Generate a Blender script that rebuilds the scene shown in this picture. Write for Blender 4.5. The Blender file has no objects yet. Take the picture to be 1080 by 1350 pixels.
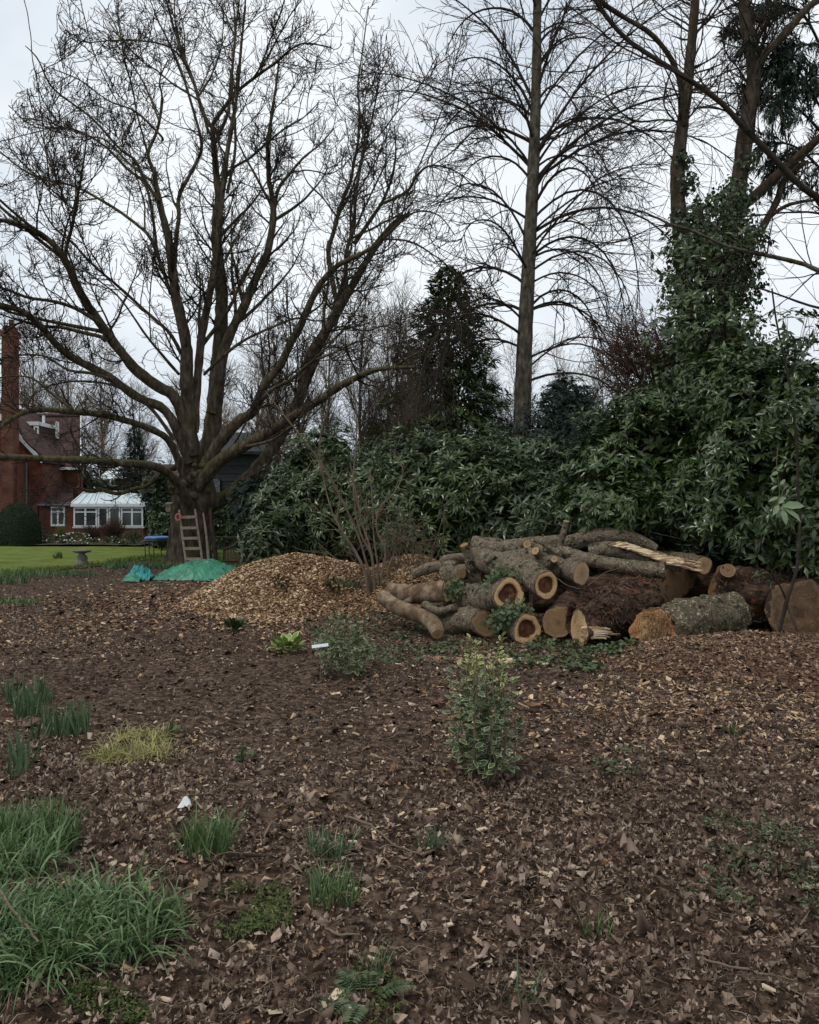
import bpy, math, random
import numpy as np
from mathutils import Matrix, Vector
rng = np.random.default_rng(11)
random.seed(5)
S = bpy.context.scene
COL = S.collection
# ------------------------------------------------------------------ camera, world, sun, exposure
cam_d = bpy.data.cameras.new('camera'); cam = bpy.data.objects.new('camera', cam_d); COL.objects.link(cam)
cam.location = (0, 0, 1.6); cam.rotation_euler = (math.radians(90), 0, 0)
cam_d.sensor_fit = 'HORIZONTAL'; cam_d.sensor_width = 36; cam_d.lens = 36; cam_d.clip_start = 0.05; cam_d.clip_end = 5000
S.camera = cam
S.view_settings.view_transform = 'Standard'; S.view_settings.look = 'None'
S.view_settings.exposure = 0.0; S.view_settings.gamma = 1.0; S.view_settings.use_curve_mapping = False
SUN_EL, SUN_AZ = math.radians(60), math.radians(232)      # azimuth measured from +Y towards +X
w = bpy.data.worlds.new('World'); S.world = w; w.use_nodes = True
nt = w.node_tree; nt.nodes.clear()
wo = nt.nodes.new('ShaderNodeOutputWorld'); bg = nt.nodes.new('ShaderNodeBackground')
sky = nt.nodes.new('ShaderNodeTexSky'); sky.sky_type = 'NISHITA'; sky.sun_disc = False
sky.sun_elevation = SUN_EL; sky.sun_rotation = SUN_AZ; sky.air_density = 1.0; sky.dust_density = 2.0
tc = nt.nodes.new('ShaderNodeTexCoord'); mp = nt.nodes.new('ShaderNodeMapping'); mp.inputs['Scale'].default_value = (1, 1, 1.6)
no = nt.nodes.new('ShaderNodeTexNoise'); no.inputs['Scale'].default_value = 1.7; no.inputs['Detail'].default_value = 5; no.inputs['Roughness'].default_value = .5
cr = nt.nodes.new('ShaderNodeValToRGB')
cr.color_ramp.elements[0].position = .38; cr.color_ramp.elements[0].color = (.46, .545, .66, 1)
cr.color_ramp.elements[1].position = .62; cr.color_ramp.elements[1].color = (.86, .90, .93, 1)
sc_ = nt.nodes.new('ShaderNodeVectorMath'); sc_.operation = 'SCALE'; sc_.inputs['Scale'].default_value = 11.6
mx = nt.nodes.new('ShaderNodeMix'); mx.data_type = 'RGBA'; mx.inputs['Factor'].default_value = .93
nt.links.new(tc.outputs['Generated'], mp.inputs['Vector']); nt.links.new(mp.outputs[0], no.inputs['Vector'])
nt.links.new(no.outputs['Fac'], cr.inputs[0]); nt.links.new(cr.outputs[0], sc_.inputs[0])
nt.links.new(sky.outputs[0], mx.inputs['A']); nt.links.new(sc_.outputs[0], mx.inputs['B'])
nt.links.new(mx.outputs['Result'], bg.inputs['Color']); bg.inputs['Strength'].default_value = 0.1
nt.links.new(bg.outputs[0], wo.inputs['Surface'])
sd = bpy.data.lights.new('sun', 'SUN'); sd.energy = 1.3; sd.angle = math.radians(14); sd.color = (1, .94, .86)
sun = bpy.data.objects.new('sun', sd); COL.objects.link(sun)
dv = Vector((math.sin(SUN_AZ)*math.cos(SUN_EL), math.cos(SUN_AZ)*math.cos(SUN_EL), math.sin(SUN_EL)))
sun.rotation_euler = dv.to_track_quat('Z', 'Y').to_euler(); sun.location = (0, -10, 20)

# ------------------------------------------------------------------ helpers
def P(x, y, D): return ((x-540)/1080*D, D, 1.6-(y-675)/1080*D)
def A(*a): return np.array(a, float)
def U(a, b, n=None): return rng.uniform(a, b, n)
def nrm(v): return v/np.maximum(np.linalg.norm(v, axis=-1, keepdims=True), 1e-9)
def vnoise(p, seed=0):
    p = np.asarray(p, float); i = np.floor(p).astype(np.int64); f = p-i; f = f*f*(3-2*f)
    def h(d):
        q = i+np.array(d)
        n = (q[..., 0]*73856093) ^ (q[..., 1]*19349663) ^ (q[..., 2]*83492791) ^ (seed*2654435761+977)
        n &= 0xffffffff; n = ((n ^ (n >> 15))*2246822519) & 0xffffffff; n = ((n ^ (n >> 13))*3266489917) & 0xffffffff
        return ((n ^ (n >> 16)) & 0xffffff)/float(0xffffff)
    x, y, z = f[..., 0], f[..., 1], f[..., 2]
    a = h((0,0,0))*(1-x)+h((1,0,0))*x; b = h((0,1,0))*(1-x)+h((1,1,0))*x
    c = h((0,0,1))*(1-x)+h((1,0,1))*x; d = h((0,1,1))*(1-x)+h((1,1,1))*x
    return (a*(1-y)+b*y)*(1-z)+(c*(1-y)+d*y)*z*1.0
def fbm(p, o=3, seed=0):
    p = np.asarray(p, float); r = 0; a = .5; t = 0
    for k in range(o): r = r+a*vnoise(p*2**k+k*7.3, seed+k); t += a; a *= .5
    return r/t                                     # 0..1
def n2(x, y, s, o=3, seed=0): return fbm(np.stack([np.asarray(x)*s, np.asarray(y)*s, np.zeros_like(np.asarray(x, float))], -1), o, seed)
def sstep(a, b, x): t = np.clip((x-a)/(b-a), 0, 1); return t*t*(3-2*t)

class MB:
    def __init__(s): s.V = []; s.F = []; s.n = 0; s.VA = []
    def add(s, V, F, mat=0, rnd=0., va=None, smooth=True):
        V = np.asarray(V, float).reshape(-1, 3); F = np.asarray(F, np.int64)
        s.V.append(V); s.VA.append(np.zeros(len(V)) if va is None else np.asarray(va, float))
        m = len(F); s.F.append((F+s.n, np.full(m, mat), np.broadcast_to(np.asarray(rnd, float), (m,)).copy(), np.full(m, smooth)))
        s.n += len(V); return s
    def build(s, name, mats, parent=None, base=None):
        if not isinstance(mats, (list, tuple)): mats = [mats]
        V = np.concatenate(s.V); va = np.concatenate(s.VA)
        off = np.array(base if base is not None else (ROOT.get(parent.name, (0, 0, 0)) if parent else (0, 0, 0)), float)
        V = V-off
        me = bpy.data.meshes.new(name)
        tot = np.concatenate([np.full(len(f[0]), f[0].shape[1]) for f in s.F])
        loops = np.concatenate([f[0].ravel() for f in s.F])
        me.vertices.add(len(V)); me.vertices.foreach_set('co', V.ravel().astype(np.float32))
        me.loops.add(len(loops)); me.loops.foreach_set('vertex_index', loops.astype(np.int32))
        me.polygons.add(len(tot)); me.polygons.foreach_set('loop_start', np.concatenate([[0], np.cumsum(tot)[:-1]]).astype(np.int32))
        me.polygons.foreach_set('material_index', np.concatenate([f[1] for f in s.F]).astype(np.int32))
        me.update(calc_edges=True)
        me.polygons.foreach_set('use_smooth', np.concatenate([f[3] for f in s.F]).astype(bool))
        a = me.attributes.new('rnd', 'FLOAT', 'FACE'); a.data.foreach_set('value', np.concatenate([f[2] for f in s.F]).astype(np.float32))
        b = me.attributes.new('rad', 'FLOAT', 'POINT'); b.data.foreach_set('value', va.astype(np.float32))
        for m in mats: me.materials.append(m)
        o = bpy.data.objects.new(name, me); COL.objects.link(o)
        if parent: o.parent = parent; ROOT[o.name] = tuple(off)
        elif base is not None: o.location = base; ROOT[o.name] = tuple(base)
        return o
ROOT = {}
def empty(name, loc, label, cat, group=None):
    o = bpy.data.objects.new(name, None); COL.objects.link(o); o.location = loc; o.empty_display_size = .1
    ROOT[o.name] = tuple(loc); tag(o, label, cat, group); return o
def tag(o, label=None, cat=None, group=None, kind=None):
    if label: o['label'] = label
    if cat: o['category'] = cat
    if group: o['group'] = group
    if kind: o['kind'] = kind
    return o
def inst(name, me, pos, R=None, s=1., parent=None):
    o = bpy.data.objects.new(name, me); COL.objects.link(o)
    off = np.array(ROOT[parent.name]) if parent else np.zeros(3)
    m = np.eye(4); m[:3, :3] = (np.eye(3) if R is None else R)*s; m[:3, 3] = np.asarray(pos)-off
    if parent: o.parent = parent
    o.matrix_local = Matrix(m.tolist()); return o
def copy_tree(o, parent=None):
    c = o.copy(); COL.objects.link(c); c.parent = parent
    for ch in [x for x in bpy.data.objects if x.parent == o]: copy_tree(ch, c)
    return c

# geometry ------------------------------------------------------------
def resample(Q, n, extra=None):
    Q = np.asarray(Q, float); m = len(Q)
    t = np.linspace(0, m-1, n); i = np.clip(np.floor(t).astype(int), 0, m-2); f = (t-i)[:, None]
    p0 = Q[np.clip(i-1, 0, m-1)]; p1 = Q[i]; p2 = Q[i+1]; p3 = Q[np.clip(i+2, 0, m-1)]
    return .5*((2*p1)+(-p0+p2)*f+(2*p0-5*p1+4*p2-p3)*f**2+(-p0+3*p1-3*p2+p3)*f**3)
def tubes(Pn, Rn, sides):                        # batch (N,K,3),(N,K)
    N, K, _ = Pn.shape; T = nrm(np.gradient(Pn, axis=1)); m = nrm(T.mean(1))
    ref = np.where(np.abs(m[:, 2:3]) < .7, A(0, 0, 1), A(1, .2, 0)); ref = np.broadcast_to(ref[:, None], T.shape)
    u = nrm(np.cross(T, ref)); v = np.cross(T, u); a = np.arange(sides)/sides*2*np.pi
    V = Pn[:, :, None]+Rn[:, :, None, None]*(u[:, :, None]*np.cos(a)[:, None]+v[:, :, None]*np.sin(a)[:, None])
    k = np.arange(K-1)[:, None]*sides; j = np.arange(sides)[None]; j2 = (j+1) % sides
    f = np.stack([k+j, k+j2, k+sides+j2, k+sides+j], -1).reshape(-1, 4)
    F = (f[None]+(np.arange(N)*K*sides)[:, None, None]).reshape(-1, 4)
    return V.reshape(-1, 3), F
def tube1(Q, R, sides=12, amp=0., fs=3., seed=0, rough_amp=0.):   # single, parallel transport; returns V,F,first ring,last ring
    Q = np.asarray(Q, float); K = len(Q); T = nrm(np.gradient(Q, axis=0))
    u = np.cross(T[0], (0, 0, 1) if abs(T[0][2]) < .9 else (1, 0, 0)); u /= np.linalg.norm(u); us = [u]
    for k in range(1, K):
        u = us[-1]-T[k]*np.dot(us[-1], T[k]); us.append(u/np.linalg.norm(u))
    us = np.array(us); vs = np.cross(T, us); a = np.arange(sides)/sides*2*np.pi
    d = us[:, None]*np.cos(a)[None, :, None]+vs[:, None]*np.sin(a)[None, :, None]
    V = Q[:, None]+np.asarray(R)[:, None, None]*d
    if amp: V = V+d*np.asarray(R)[:, None, None]*amp*2*(fbm(V*fs, 3, seed)-.5)[..., None]
    if rough_amp: V = V+d*rough_amp*2*(fbm(V*fs*6, 2, seed+9)-.5)[..., None]
    k = np.arange(K-1)[:, None]*sides; j = np.arange(sides)[None]; j2 = (j+1) % sides
    F = np.stack([k+j, k+j2, k+sides+j2, k+sides+j], -1).reshape(-1, 4)
    return V.reshape(-1, 3), F, V[0], V[-1]
def grow(Pn, Rn, n, tr=(.2, 1), L=(.5, 1.5), ang=(.5, 1.1), up=.1, wig=.25, K=6, rr=.6, rt=.004, rmax=1e9, fall=.45, dirb=None):
    N, Kp, _ = Pn.shape; ln = np.linalg.norm(np.diff(Pn, axis=1), axis=2).sum(1)
    pi = rng.choice(N, n, p=ln/ln.sum()); t = U(tr[0], tr[1], n); x = t*(Kp-1); i = np.minimum(np.floor(x).astype(int), Kp-2); f = (x-i)[:, None]
    pos = Pn[pi, i]*(1-f)+Pn[pi, i+1]*f; tan = nrm(Pn[pi, i+1]-Pn[pi, i]); rad = Rn[pi, i]*(1-f[:, 0])+Rn[pi, i+1]*f[:, 0]
    pr = nrm(np.cross(rng.normal(size=(n, 3)), tan)); a = U(ang[0], ang[1], n)[:, None]
    d = tan*np.cos(a)+pr*np.sin(a)
    if dirb is not None: d = nrm(d+dirb)
    Ls = U(L[0], L[1], n)*(1-fall*t); st = (Ls/(K-1))[:, None]
    out = [pos]; p = pos
    for k in range(K-1):
        d = nrm(d+rng.normal(size=(n, 3))*wig+A(0, 0, up)*(k+1)/K*2); p = p+d*st; out.append(p)
    r0 = np.minimum(np.maximum(rad*rr, rt*1.15), rmax); s = np.linspace(0, 1, K)[None]
    return np.stack(out, 1), r0[:, None]*(1-s)+rt*s
def grid_faces(nr, nc, mask=None):
    i = np.arange(nr-1)[:, None]*nc+np.arange(nc-1)[None]; F = np.stack([i, i+1, i+nc+1, i+nc], -1)
    return F[mask] if mask is not None else F.reshape(-1, 4)
def box(mb, x0, x1, y0, y1, z0, z1, mat=0, rnd=0):
    V = [(x, y, z) for z in (z0, z1) for y in (y0, y1) for x in (x0, x1)]
    mb.add(V, [(0,2,3,1),(4,5,7,6),(0,1,5,4),(2,6,7,3),(0,4,6,2),(1,3,7,5)], mat, rnd, smooth=False)
def bar(mb, a, b, wd, th, mat=0, upv=(0, 0, 1), rnd=0):     # rectangular bar between two points
    a, b = np.array(a, float), np.array(b, float); t = (b-a)/np.linalg.norm(b-a); s = np.cross(t, upv); s /= np.linalg.norm(s); v = np.cross(s, t)
    V = [p+s*i*wd/2+v*j*th/2 for p in (a, b) for j in (-1, 1) for i in (-1, 1)]
    mb.add(V, [(0,2,3,1),(4,5,7,6),(0,1,5,4),(2,6,7,3),(0,4,6,2),(1,3,7,5)], mat, rnd, smooth=False)
# templates (length along +Y, normal +Z)
LEAF8 = (A(0,0,0, 0,.35,.02, -.17,.35,.07, .17,.35,.07, 0,.7,.0, -.14,.7,.05, .14,.7,.05, 0,1,-.1).reshape(-1, 3),
         [(0,3,1,1),(0,1,2,2),(1,3,6,4),(2,1,4,5),(4,6,7,7),(5,4,7,7)])
LEAF4 = (A(0,0,0, -.16,.42,.06, .16,.42,.06, 0,.5,.0, 0,1,-.1).reshape(-1, 3), np.array([(0,2,3),(0,3,1),(3,2,4),(1,3,4)]))
LEAF2 = (A(0,0,0, .22,.45,.08, 0,1,-.06, -.22,.45,.08).reshape(-1, 3), [(0,1,2),(0,2,3)])
def fix(t):
    V, F = t; out = []
    for f in F:
        g = []
        for i in f:
            if i not in g: g.append(i)
        out.append(tuple(g))
    tri = []
    for g in out: tri += [g] if len(g) == 3 else [(g[0], g[1], g[2]), (g[0], g[2], g[3])]
    return V, np.array(tri)
LEAF8 = fix(LEAF8); LEAF2 = (LEAF2[0], np.array(LEAF2[1]))
IVY = (A(0,0,0, .38,.05,.05, .5,.45,.1, 0,1,-.1, -.5,.45,.1, -.38,.05,.05).reshape(-1, 3), np.array([(0,1,2),(0,2,3),(0,3,4),(0,4,5)]))
def litter_leaf(seed, k=9, curl=.35, pointy=.35):
    r = np.random.default_rng(seed); a = np.arange(k)/k*2*np.pi+r.uniform(-.2, .2, k); rad = .5*(1+pointy*r.uniform(-.8, .5, k))
    x, y = rad*np.cos(a)*r.uniform(.5, .95), rad*np.sin(a); c1, c2 = r.uniform(-curl, curl), r.uniform(-curl, curl); f = r.uniform(.1, .7)
    z = c1*x*x*5+c2*y*y*4+f*np.abs(x)+r.normal(0, .07, k)
    V = np.vstack([[0, 0, 0], np.stack([x, y, z], 1)]); F = [(0, 1+i, 1+(i+1) % k) for i in range(k)]
    return V, np.array(F)
def scatter(mb, tmpl, pos, R, s, rnd, mat=0, smooth=False):
    V, F = tmpl; N = len(pos); s = np.asarray(s, float)
    if s.ndim == 1: s = s[:, None].repeat(3, 1)
    W = np.einsum('nij,nvj->nvi', R, V[None]*s[:, None])+pos[:, None]
    FF = (F[None]+(np.arange(N)*len(V))[:, None, None]).reshape(-1, F.shape[1])
    mb.add(W.reshape(-1, 3), FF, mat, np.repeat(rnd, len(F)), smooth=smooth)
def frames(d, n):                                # columns: x, d, normal
    d = nrm(d); x = nrm(np.cross(d, n)); z = np.cross(x, d); return np.stack([x, d, z], -1)
def flatR(n, tilt=.3):
    yaw = U(0, 2*np.pi, n); d = np.stack([np.cos(yaw), np.sin(yaw), rng.normal(0, tilt, n)], -1)
    nn = np.stack([rng.normal(0, tilt, n), rng.normal(0, tilt, n), np.ones(n)], -1); return frames(d, nn)
def ribbons(mb, Pn, W, mat=0, rnd=0.):           # (N,K,3),(N,K)
    N, K, _ = Pn.shape; T = nrm(np.gradient(Pn, axis=1)); s = nrm(np.cross(T, A(0, 0, 1)+rng.normal(0, .25, (N, 1, 3))))
    V = np.stack([Pn-s*W[..., None], Pn+s*W[..., None]], 2).reshape(-1, 3)
    k = np.arange(K-1)*2; f = np.stack([k, k+1, k+3, k+2], -1); F = (f[None]+(np.arange(N)*K*2)[:, None, None]).reshape(-1, 4)
    mb.add(V, F, mat, np.repeat(np.broadcast_to(rnd, (N,)), K-1))
def blades(n, cx, cy, rx, ry, L=(.15, .3), lean=.5, droop=.8, w=.006, K=6, cz=None):
    a = U(0, 2*np.pi, n); r = np.sqrt(U(0, 1, n)); x = cx+rx*r*np.cos(a); y = cy+ry*r*np.sin(a); z = H(x, y)-.01 if cz is None else np.full(n, cz)
    b = np.stack([x, y, z], -1); az = U(0, 2*np.pi, n); h = np.stack([np.cos(az), np.sin(az), np.zeros(n)], -1)
    ln = U(L[0], L[1], n)[:, None]; d = nrm(A(0, 0, 1)+h*np.abs(rng.normal(0, lean, (n, 1)))); dr = U(.2, 1, (n, 1))*droop
    out = [b]; p = b
    for k in range(K-1):
        d = nrm(d+(h*.35-A(0, 0, .5))*dr*(k+.3)/K); p = p+d*ln/(K-1); out.append(p)
    Pn = np.stack(out, 1); s = np.linspace(0, 1, K)[None]; W = (w*U(.7, 1.2, (n, 1)))*(1-s**2.2)*(.55+.45*np.minimum(1, s*3))+.0004
    return Pn, W

# materials ------------------------------------------------------------
def mat(name, cols, scale=6., rough=.8, bump=0., bscale=None, k=0., src='attr', spec=.3, stretch=(1, 1, 1), detail=6, dist=0., moss=None, transl=0., vor=False, nrough=.6, speck=None):
    m = bpy.data.materials.new(name); m.use_nodes = True; t = m.node_tree; N = t.nodes; L = t.links; b = N['Principled BSDF']
    b.inputs['Roughness'].default_value = rough; b.inputs['Specular IOR Level'].default_value = spec
    co = N.new('ShaderNodeTexCoord'); mp = N.new('ShaderNodeMapping'); mp.inputs['Scale'].default_value = stretch; L.new(co.outputs['Object'], mp.inputs[0])
    no = N.new('ShaderNodeTexNoise'); no.inputs['Scale'].default_value = scale; no.inputs['Detail'].default_value = detail; no.inputs['Roughness'].default_value = nrough; no.inputs['Distortion'].default_value = dist
    L.new(mp.outputs[0], no.inputs['Vector'])
    st = N.new('ShaderNodeMapRange'); st.inputs['From Min'].default_value = .3; st.inputs['From Max'].default_value = .7; L.new(no.outputs['Fac'], st.inputs['Value']); fac = st.outputs[0]
    if k > 0:
        if src == 'attr': a = N.new('ShaderNodeAttribute'); a.attribute_name = 'rnd'; ao = a.outputs['Fac']
        elif src == 'rad': a = N.new('ShaderNodeAttribute'); a.attribute_name = 'rad'; ao = a.outputs['Fac']
        else: a = N.new('ShaderNodeObjectInfo'); ao = a.outputs['Random']
        mm = N.new('ShaderNodeMix'); mm.inputs['Factor'].default_value = k; L.new(fac, mm.inputs['A']); L.new(ao, mm.inputs['B']); fac = mm.outputs['Result']
    cr = N.new('ShaderNodeValToRGB'); e = cr.color_ramp.elements
    cols = [c if len(c) == 2 else (i/(len(cols)-1), c) for i, c in enumerate(cols)]
    while len(e) < len(cols): e.new(.5)
    for i, (p_, c) in enumerate(cols): e[i].position = p_; e[i].color = (*c, 1)
    L.new(fac, cr.inputs[0]); out = cr.outputs[0]
    if moss:
        col, lo, hi, ms = moss; g = N.new('ShaderNodeNewGeometry'); sx = N.new('ShaderNodeSeparateXYZ'); L.new(g.outputs['Normal'], sx.inputs[0])
        n2_ = N.new('ShaderNodeTexNoise'); n2_.inputs['Scale'].default_value = ms; n2_.inputs['Detail'].default_value = 4; L.new(co.outputs['Object'], n2_.inputs['Vector'])
        ad = N.new('ShaderNodeMath'); ad.operation = 'MULTIPLY_ADD'; ad.inputs[1].default_value = .35; L.new(sx.outputs['Z'], ad.inputs[0]); L.new(n2_.outputs['Fac'], ad.inputs[2])
        mr = N.new('ShaderNodeMapRange'); mr.inputs['From Min'].default_value = lo; mr.inputs['From Max'].default_value = hi; L.new(ad.outputs[0], mr.inputs['Value'])
        mc = N.new('ShaderNodeMix'); mc.data_type = 'RGBA'; mc.inputs['B'].default_value = (*col, 1); L.new(mr.outputs[0], mc.inputs['Factor']); L.new(out, mc.inputs['A']); out = mc.outputs['Result']
    for sk in (speck or ()):
        col, lo, hi, ssc = sk; n3 = N.new('ShaderNodeTexNoise'); n3.inputs['Scale'].default_value = ssc; n3.inputs['Detail'].default_value = 5; n3.inputs['Roughness'].default_value = .7; L.new(mp.outputs[0], n3.inputs['Vector'])
        m3 = N.new('ShaderNodeMapRange'); m3.inputs['From Min'].default_value = lo; m3.inputs['From Max'].default_value = hi; L.new(n3.outputs['Fac'], m3.inputs['Value'])
        c3 = N.new('ShaderNodeMix'); c3.data_type = 'RGBA'; c3.inputs['B'].default_value = (*col, 1); L.new(m3.outputs[0], c3.inputs['Factor']); L.new(out, c3.inputs['A']); out = c3.outputs['Result']
    L.new(out, b.inputs['Base Color'])
    if bump:
        nb = N.new('ShaderNodeTexVoronoi' if vor else 'ShaderNodeTexNoise'); nb.inputs['Scale'].default_value = bscale or scale*2
        if not vor: nb.inputs['Detail'].default_value = 8; nb.inputs['Roughness'].default_value = .65
        L.new(mp.outputs[0], nb.inputs['Vector'])
        bp = N.new('ShaderNodeBump'); bp.inputs['Strength'].default_value = 1; bp.inputs['Distance'].default_value = bump
        L.new(nb.outputs['Distance' if vor else 'Fac'], bp.inputs['Height']); L.new(bp.outputs[0], b.inputs['Normal'])
    if transl:
        tr = N.new('ShaderNodeBsdfTranslucent'); L.new(out, tr.inputs['Color']); ms_ = N.new('ShaderNodeMixShader'); ms_.inputs[0].default_value = transl
        L.new(b.outputs[0], ms_.inputs[1]); L.new(tr.outputs[0], ms_.inputs[2]); L.new(ms_.outputs[0], N['Material Output'].inputs['Surface'])
    return m
M = {}
M['soil'] = mat('soil', [(.3, (.026, .016, .011)), (.5, (.068, .042, .027)), (.75, (.155, .103, .070))], 16, .95, .03, 22, detail=10, spec=.15, nrough=.7)
M['bark'] = mat('chestnut_bark', [(.038, .027, .018), (.095, .070, .048), (.20, .16, .115)], 9, .92, .07, 13, stretch=(1, 1, .35), moss=((.10, .105, .03), .56, .86, 1.1), spec=.15)
M['barkR'] = mat('reddish_bark', [(.024, .016, .011), (.060, .042, .029), (.12, .09, .065)], 9, .92, .06, 16, stretch=(1, 1, .3), spec=.15)
M['barkG'] = mat('grey_bark', [(.035, .029, .021), (.095, .080, .058), (.20, .175, .13)], 10, .9, .04, 18, stretch=(1, 1, .4), moss=((.08, .085, .04), .7, .95, 1.5), spec=.15)
M['twig'] = mat('twig_bark', [(.026, .020, .016), (.065, .05, .04)], 8, .9, spec=.1)
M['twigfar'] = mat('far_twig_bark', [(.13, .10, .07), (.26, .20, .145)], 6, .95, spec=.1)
M['twigred'] = mat('red_brown_twigs', [(.055, .032, .025), (.13, .08, .06)], 6, .95, spec=.1)
M['twigtan'] = mat('tan_twigs', [(.10, .075, .05), (.22, .17, .12)], 6, .9, spec=.1)
# ------------------------------------------------------------------ ground
MOUNDS = [(-2.0, 14.3, 1.02), (-.1, 14.6, .52)]
def pile_h(x, y):                                  # big wood chip pile: rounded cone with a lower right shoulder
    r1 = np.sqrt(((x+2.0)/np.where(x < -2.0, 1.95, 2.3))**2+((y-14.3)/np.where(y < 14.3, 2.0, 2.25))**2)
    h1 = 1.03*np.clip(1-r1, 0, None)**.9*(1-.12*np.exp(-(r1*4)**2))
    r2 = np.sqrt(((x-.15)/1.5)**2+((y-14.2)/1.9)**2); h2 = .80*np.clip(1-r2**1.5, 0, None)
    r3 = np.sqrt(((x+2.0)/2.1)**2+((y-13.8)/2.1)**2); h3 = .22*np.clip(1-r3, 0, None)**1.5
    h = np.maximum(np.maximum(h1, h2), h3)+.25*np.minimum(h1, h2)
    return h+(n2(x, y, 1.3, 3, 5)-.5)*.16*np.clip(h*5, 0, 1)
def heap_h(x, y):                                  # low heap right
    r = np.sqrt(((x-4.0)/np.where(x < 4.0, 2.1, 3.5))**2+((y-8.75)/np.where(y < 8.75, 1.5, 1.1))**2)
    h = .30*np.clip(1-r**2, 0, None)
    return h*(1+.8*(n2(x, y, 1.6, 3, 8)-.5))
def base_h(x, y):
    near = np.exp(-np.maximum(np.asarray(y)-3, 0)/9.)
    return (n2(x, y, .5, 2, 1)-.5)*.14+(n2(x, y, 2.6, 3, 2)-.5)*.10*near+(n2(x, y, 9., 3, 3)-.5)*.075*near
def H(x, y):
    x = np.asarray(x, float); y = np.asarray(y, float)
    return base_h(x, y)*sstep(60, 30, y)+np.maximum(pile_h(x, y), heap_h(x, y))
def lawn_edge(x):
    x = np.asarray(x, float)
    return 16.5+10.0*sstep(-10.6, -8.7, x)+(n2(x, x*0, 1.7, 3, 4)-.5)*1.6
rows, cols = 340, 260
Dg = np.concatenate([np.linspace(-6, .7, 20), np.geomspace(.8, 75, rows-20)]); ug = np.linspace(-1, 1, cols)
wd = np.where(Dg < 1.5, 3.2, .78*Dg+2.0)
X = ug[None]*wd[:, None]; Y = np.repeat(Dg[:, None], cols, 1); Z = H(X, Y)
Z += ((n2(X, Y, 30., 2, 12)-.5)*.03*np.exp(-np.maximum(Y-2, 0)/4.))
gm = MB().add(np.stack([X, Y, Z], -1), grid_faces(rows, cols))
tag(gm.build('ground', M['soil']), 'dark brown mulched garden soil', kind='structure')
gm = MB().add([(-1500, -1500, -.12), (1500, -1500, -.12), (1500, 3000, -.12), (-1500, 3000, -.12)], [(0, 1, 2, 3)])
M['field'] = mat('far_grass', [(.05, .075, .02), (.09, .12, .03)], .5, .95)
tag(gm.build('far_ground', M['field']), kind='structure')
# lawn sheet
M['lawn'] = mat('lawn_grass', [(.070, .10, .016), (.115, .15, .028), (.17, .185, .045)], 1.3, .95, .01, 60, detail=8, spec=.1)
gx = np.linspace(-40, 2, 240); gy = np.linspace(15, 37.2, 150); X, Y = np.meshgrid(gx, gy)
Z = H(X, Y)+.03
e = lawn_edge(X); keep = (Y > e)[:-1, :-1] & (X < -1.5)[:-1, :-1]
mbx = MB(); mbx.add(np.stack([X, Y, Z], -1), grid_faces(150, 240, keep)); tag(mbx.build('lawn', M['lawn']), kind='structure')
# lawn blades near the edge
mbx = MB(); n = 16000; x = U(-13, -3, n); y = lawn_edge(x)+np.abs(rng.normal(0, 2.2, n))-.15
b = np.stack([x, y, H(x, y)], -1); hz = rng.normal(0, .3, (n, 3)); d = nrm(A(0, 0, 1)+hz); ln = U(.05, .14, (n, 1))
Pn = np.stack([b, b+d*ln*.6, b+d*ln+hz*.05], 1); ribbons(mbx, Pn, np.broadcast_to(A(.012, .009, .001), (n, 3)), rnd=U(0, 1, n))
M['blade'] = mat('grass_blades', [(.05, .085, .016), (.10, .15, .03), (.19, .22, .05)], 3, .6, k=.7, transl=.25)
tag(mbx.build('lawn_grass', M['blade']), 'short green grass along the lawn edge', 'grass', kind='stuff')

# ------------------------------------------------------------------ litter, chips, crumbs
LT = [litter_leaf(s, 6, .8, .5) for s in range(10)]
def sliver(seed):
    r = np.random.default_rng(seed); w = r.uniform(.16, .42, 4); b = r.uniform(-.25, .25); c = r.uniform(.05, .35); y = A(-.5, -.05, .5)
    V = np.stack([np.stack([b*(y*2)**2-w[0]*A(.6, 1, .3), y, c*(1-(y*2)**2)+A(.05, .1, 0)], -1), np.stack([b*(y*2)**2+w[1]*A(.5, 1, .5), y, c*(1-(y*2)**2)-A(.0, .08, .05)], -1)], 1).reshape(-1, 3)
    return V, np.array([(0, 1, 3, 2), (2, 3, 5, 4)])
LT2 = [sliver(s) for s in range(8)]
CH = [(A(-.5,-.5,0, .5,-.42,.02, .46,.5,.05, -.46,.44,.02, -.4,-.4,.22, .42,-.4,.25, .4,.42,.2, -.4,.4,.24).reshape(-1, 3)*A(.42, 1, .7),
       np.array([(4,5,6,7),(0,1,5,4),(1,2,6,5),(2,3,7,6),(3,0,4,7)]))]
CH2 = [(A(-.4,-.5,.0, .0,-.46,.22, .4,-.4,.03, -.42,.44,.03, .03,.5,.2, .4,.4,.0).reshape(-1, 3), np.array([(0,1,4,3),(1,2,5,4)])), (A(-.3,-.5,.05, .28,-.44,.12, .36,.42,.2, -.33,.5,.02).reshape(-1, 3), np.array([(0,1,2,3)]))]
M['litter'] = mat('dead_leaves', [(.0, (.026, .016, .011)), (.35, (.11, .070, .048)), (.65, (.27, .19, .138)), (1, (.60, .475, .365))], 25, .75, k=.75, spec=.25, transl=.12)
M['chip'] = mat('wood_chips', [(0, (.05, .026, .015)), (.35, (.21, .118, .064)), (.7, (.46, .305, .175)), (1, (.76, .60, .41))], 20, .85, k=.8, spec=.15)
M['crumb'] = mat('soil_crumbs', [(0, (.025, .015, .010)), (.5, (.072, .046, .031)), (1, (.18, .125, .09))], 20, .95, k=.8, spec=.1)
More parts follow.
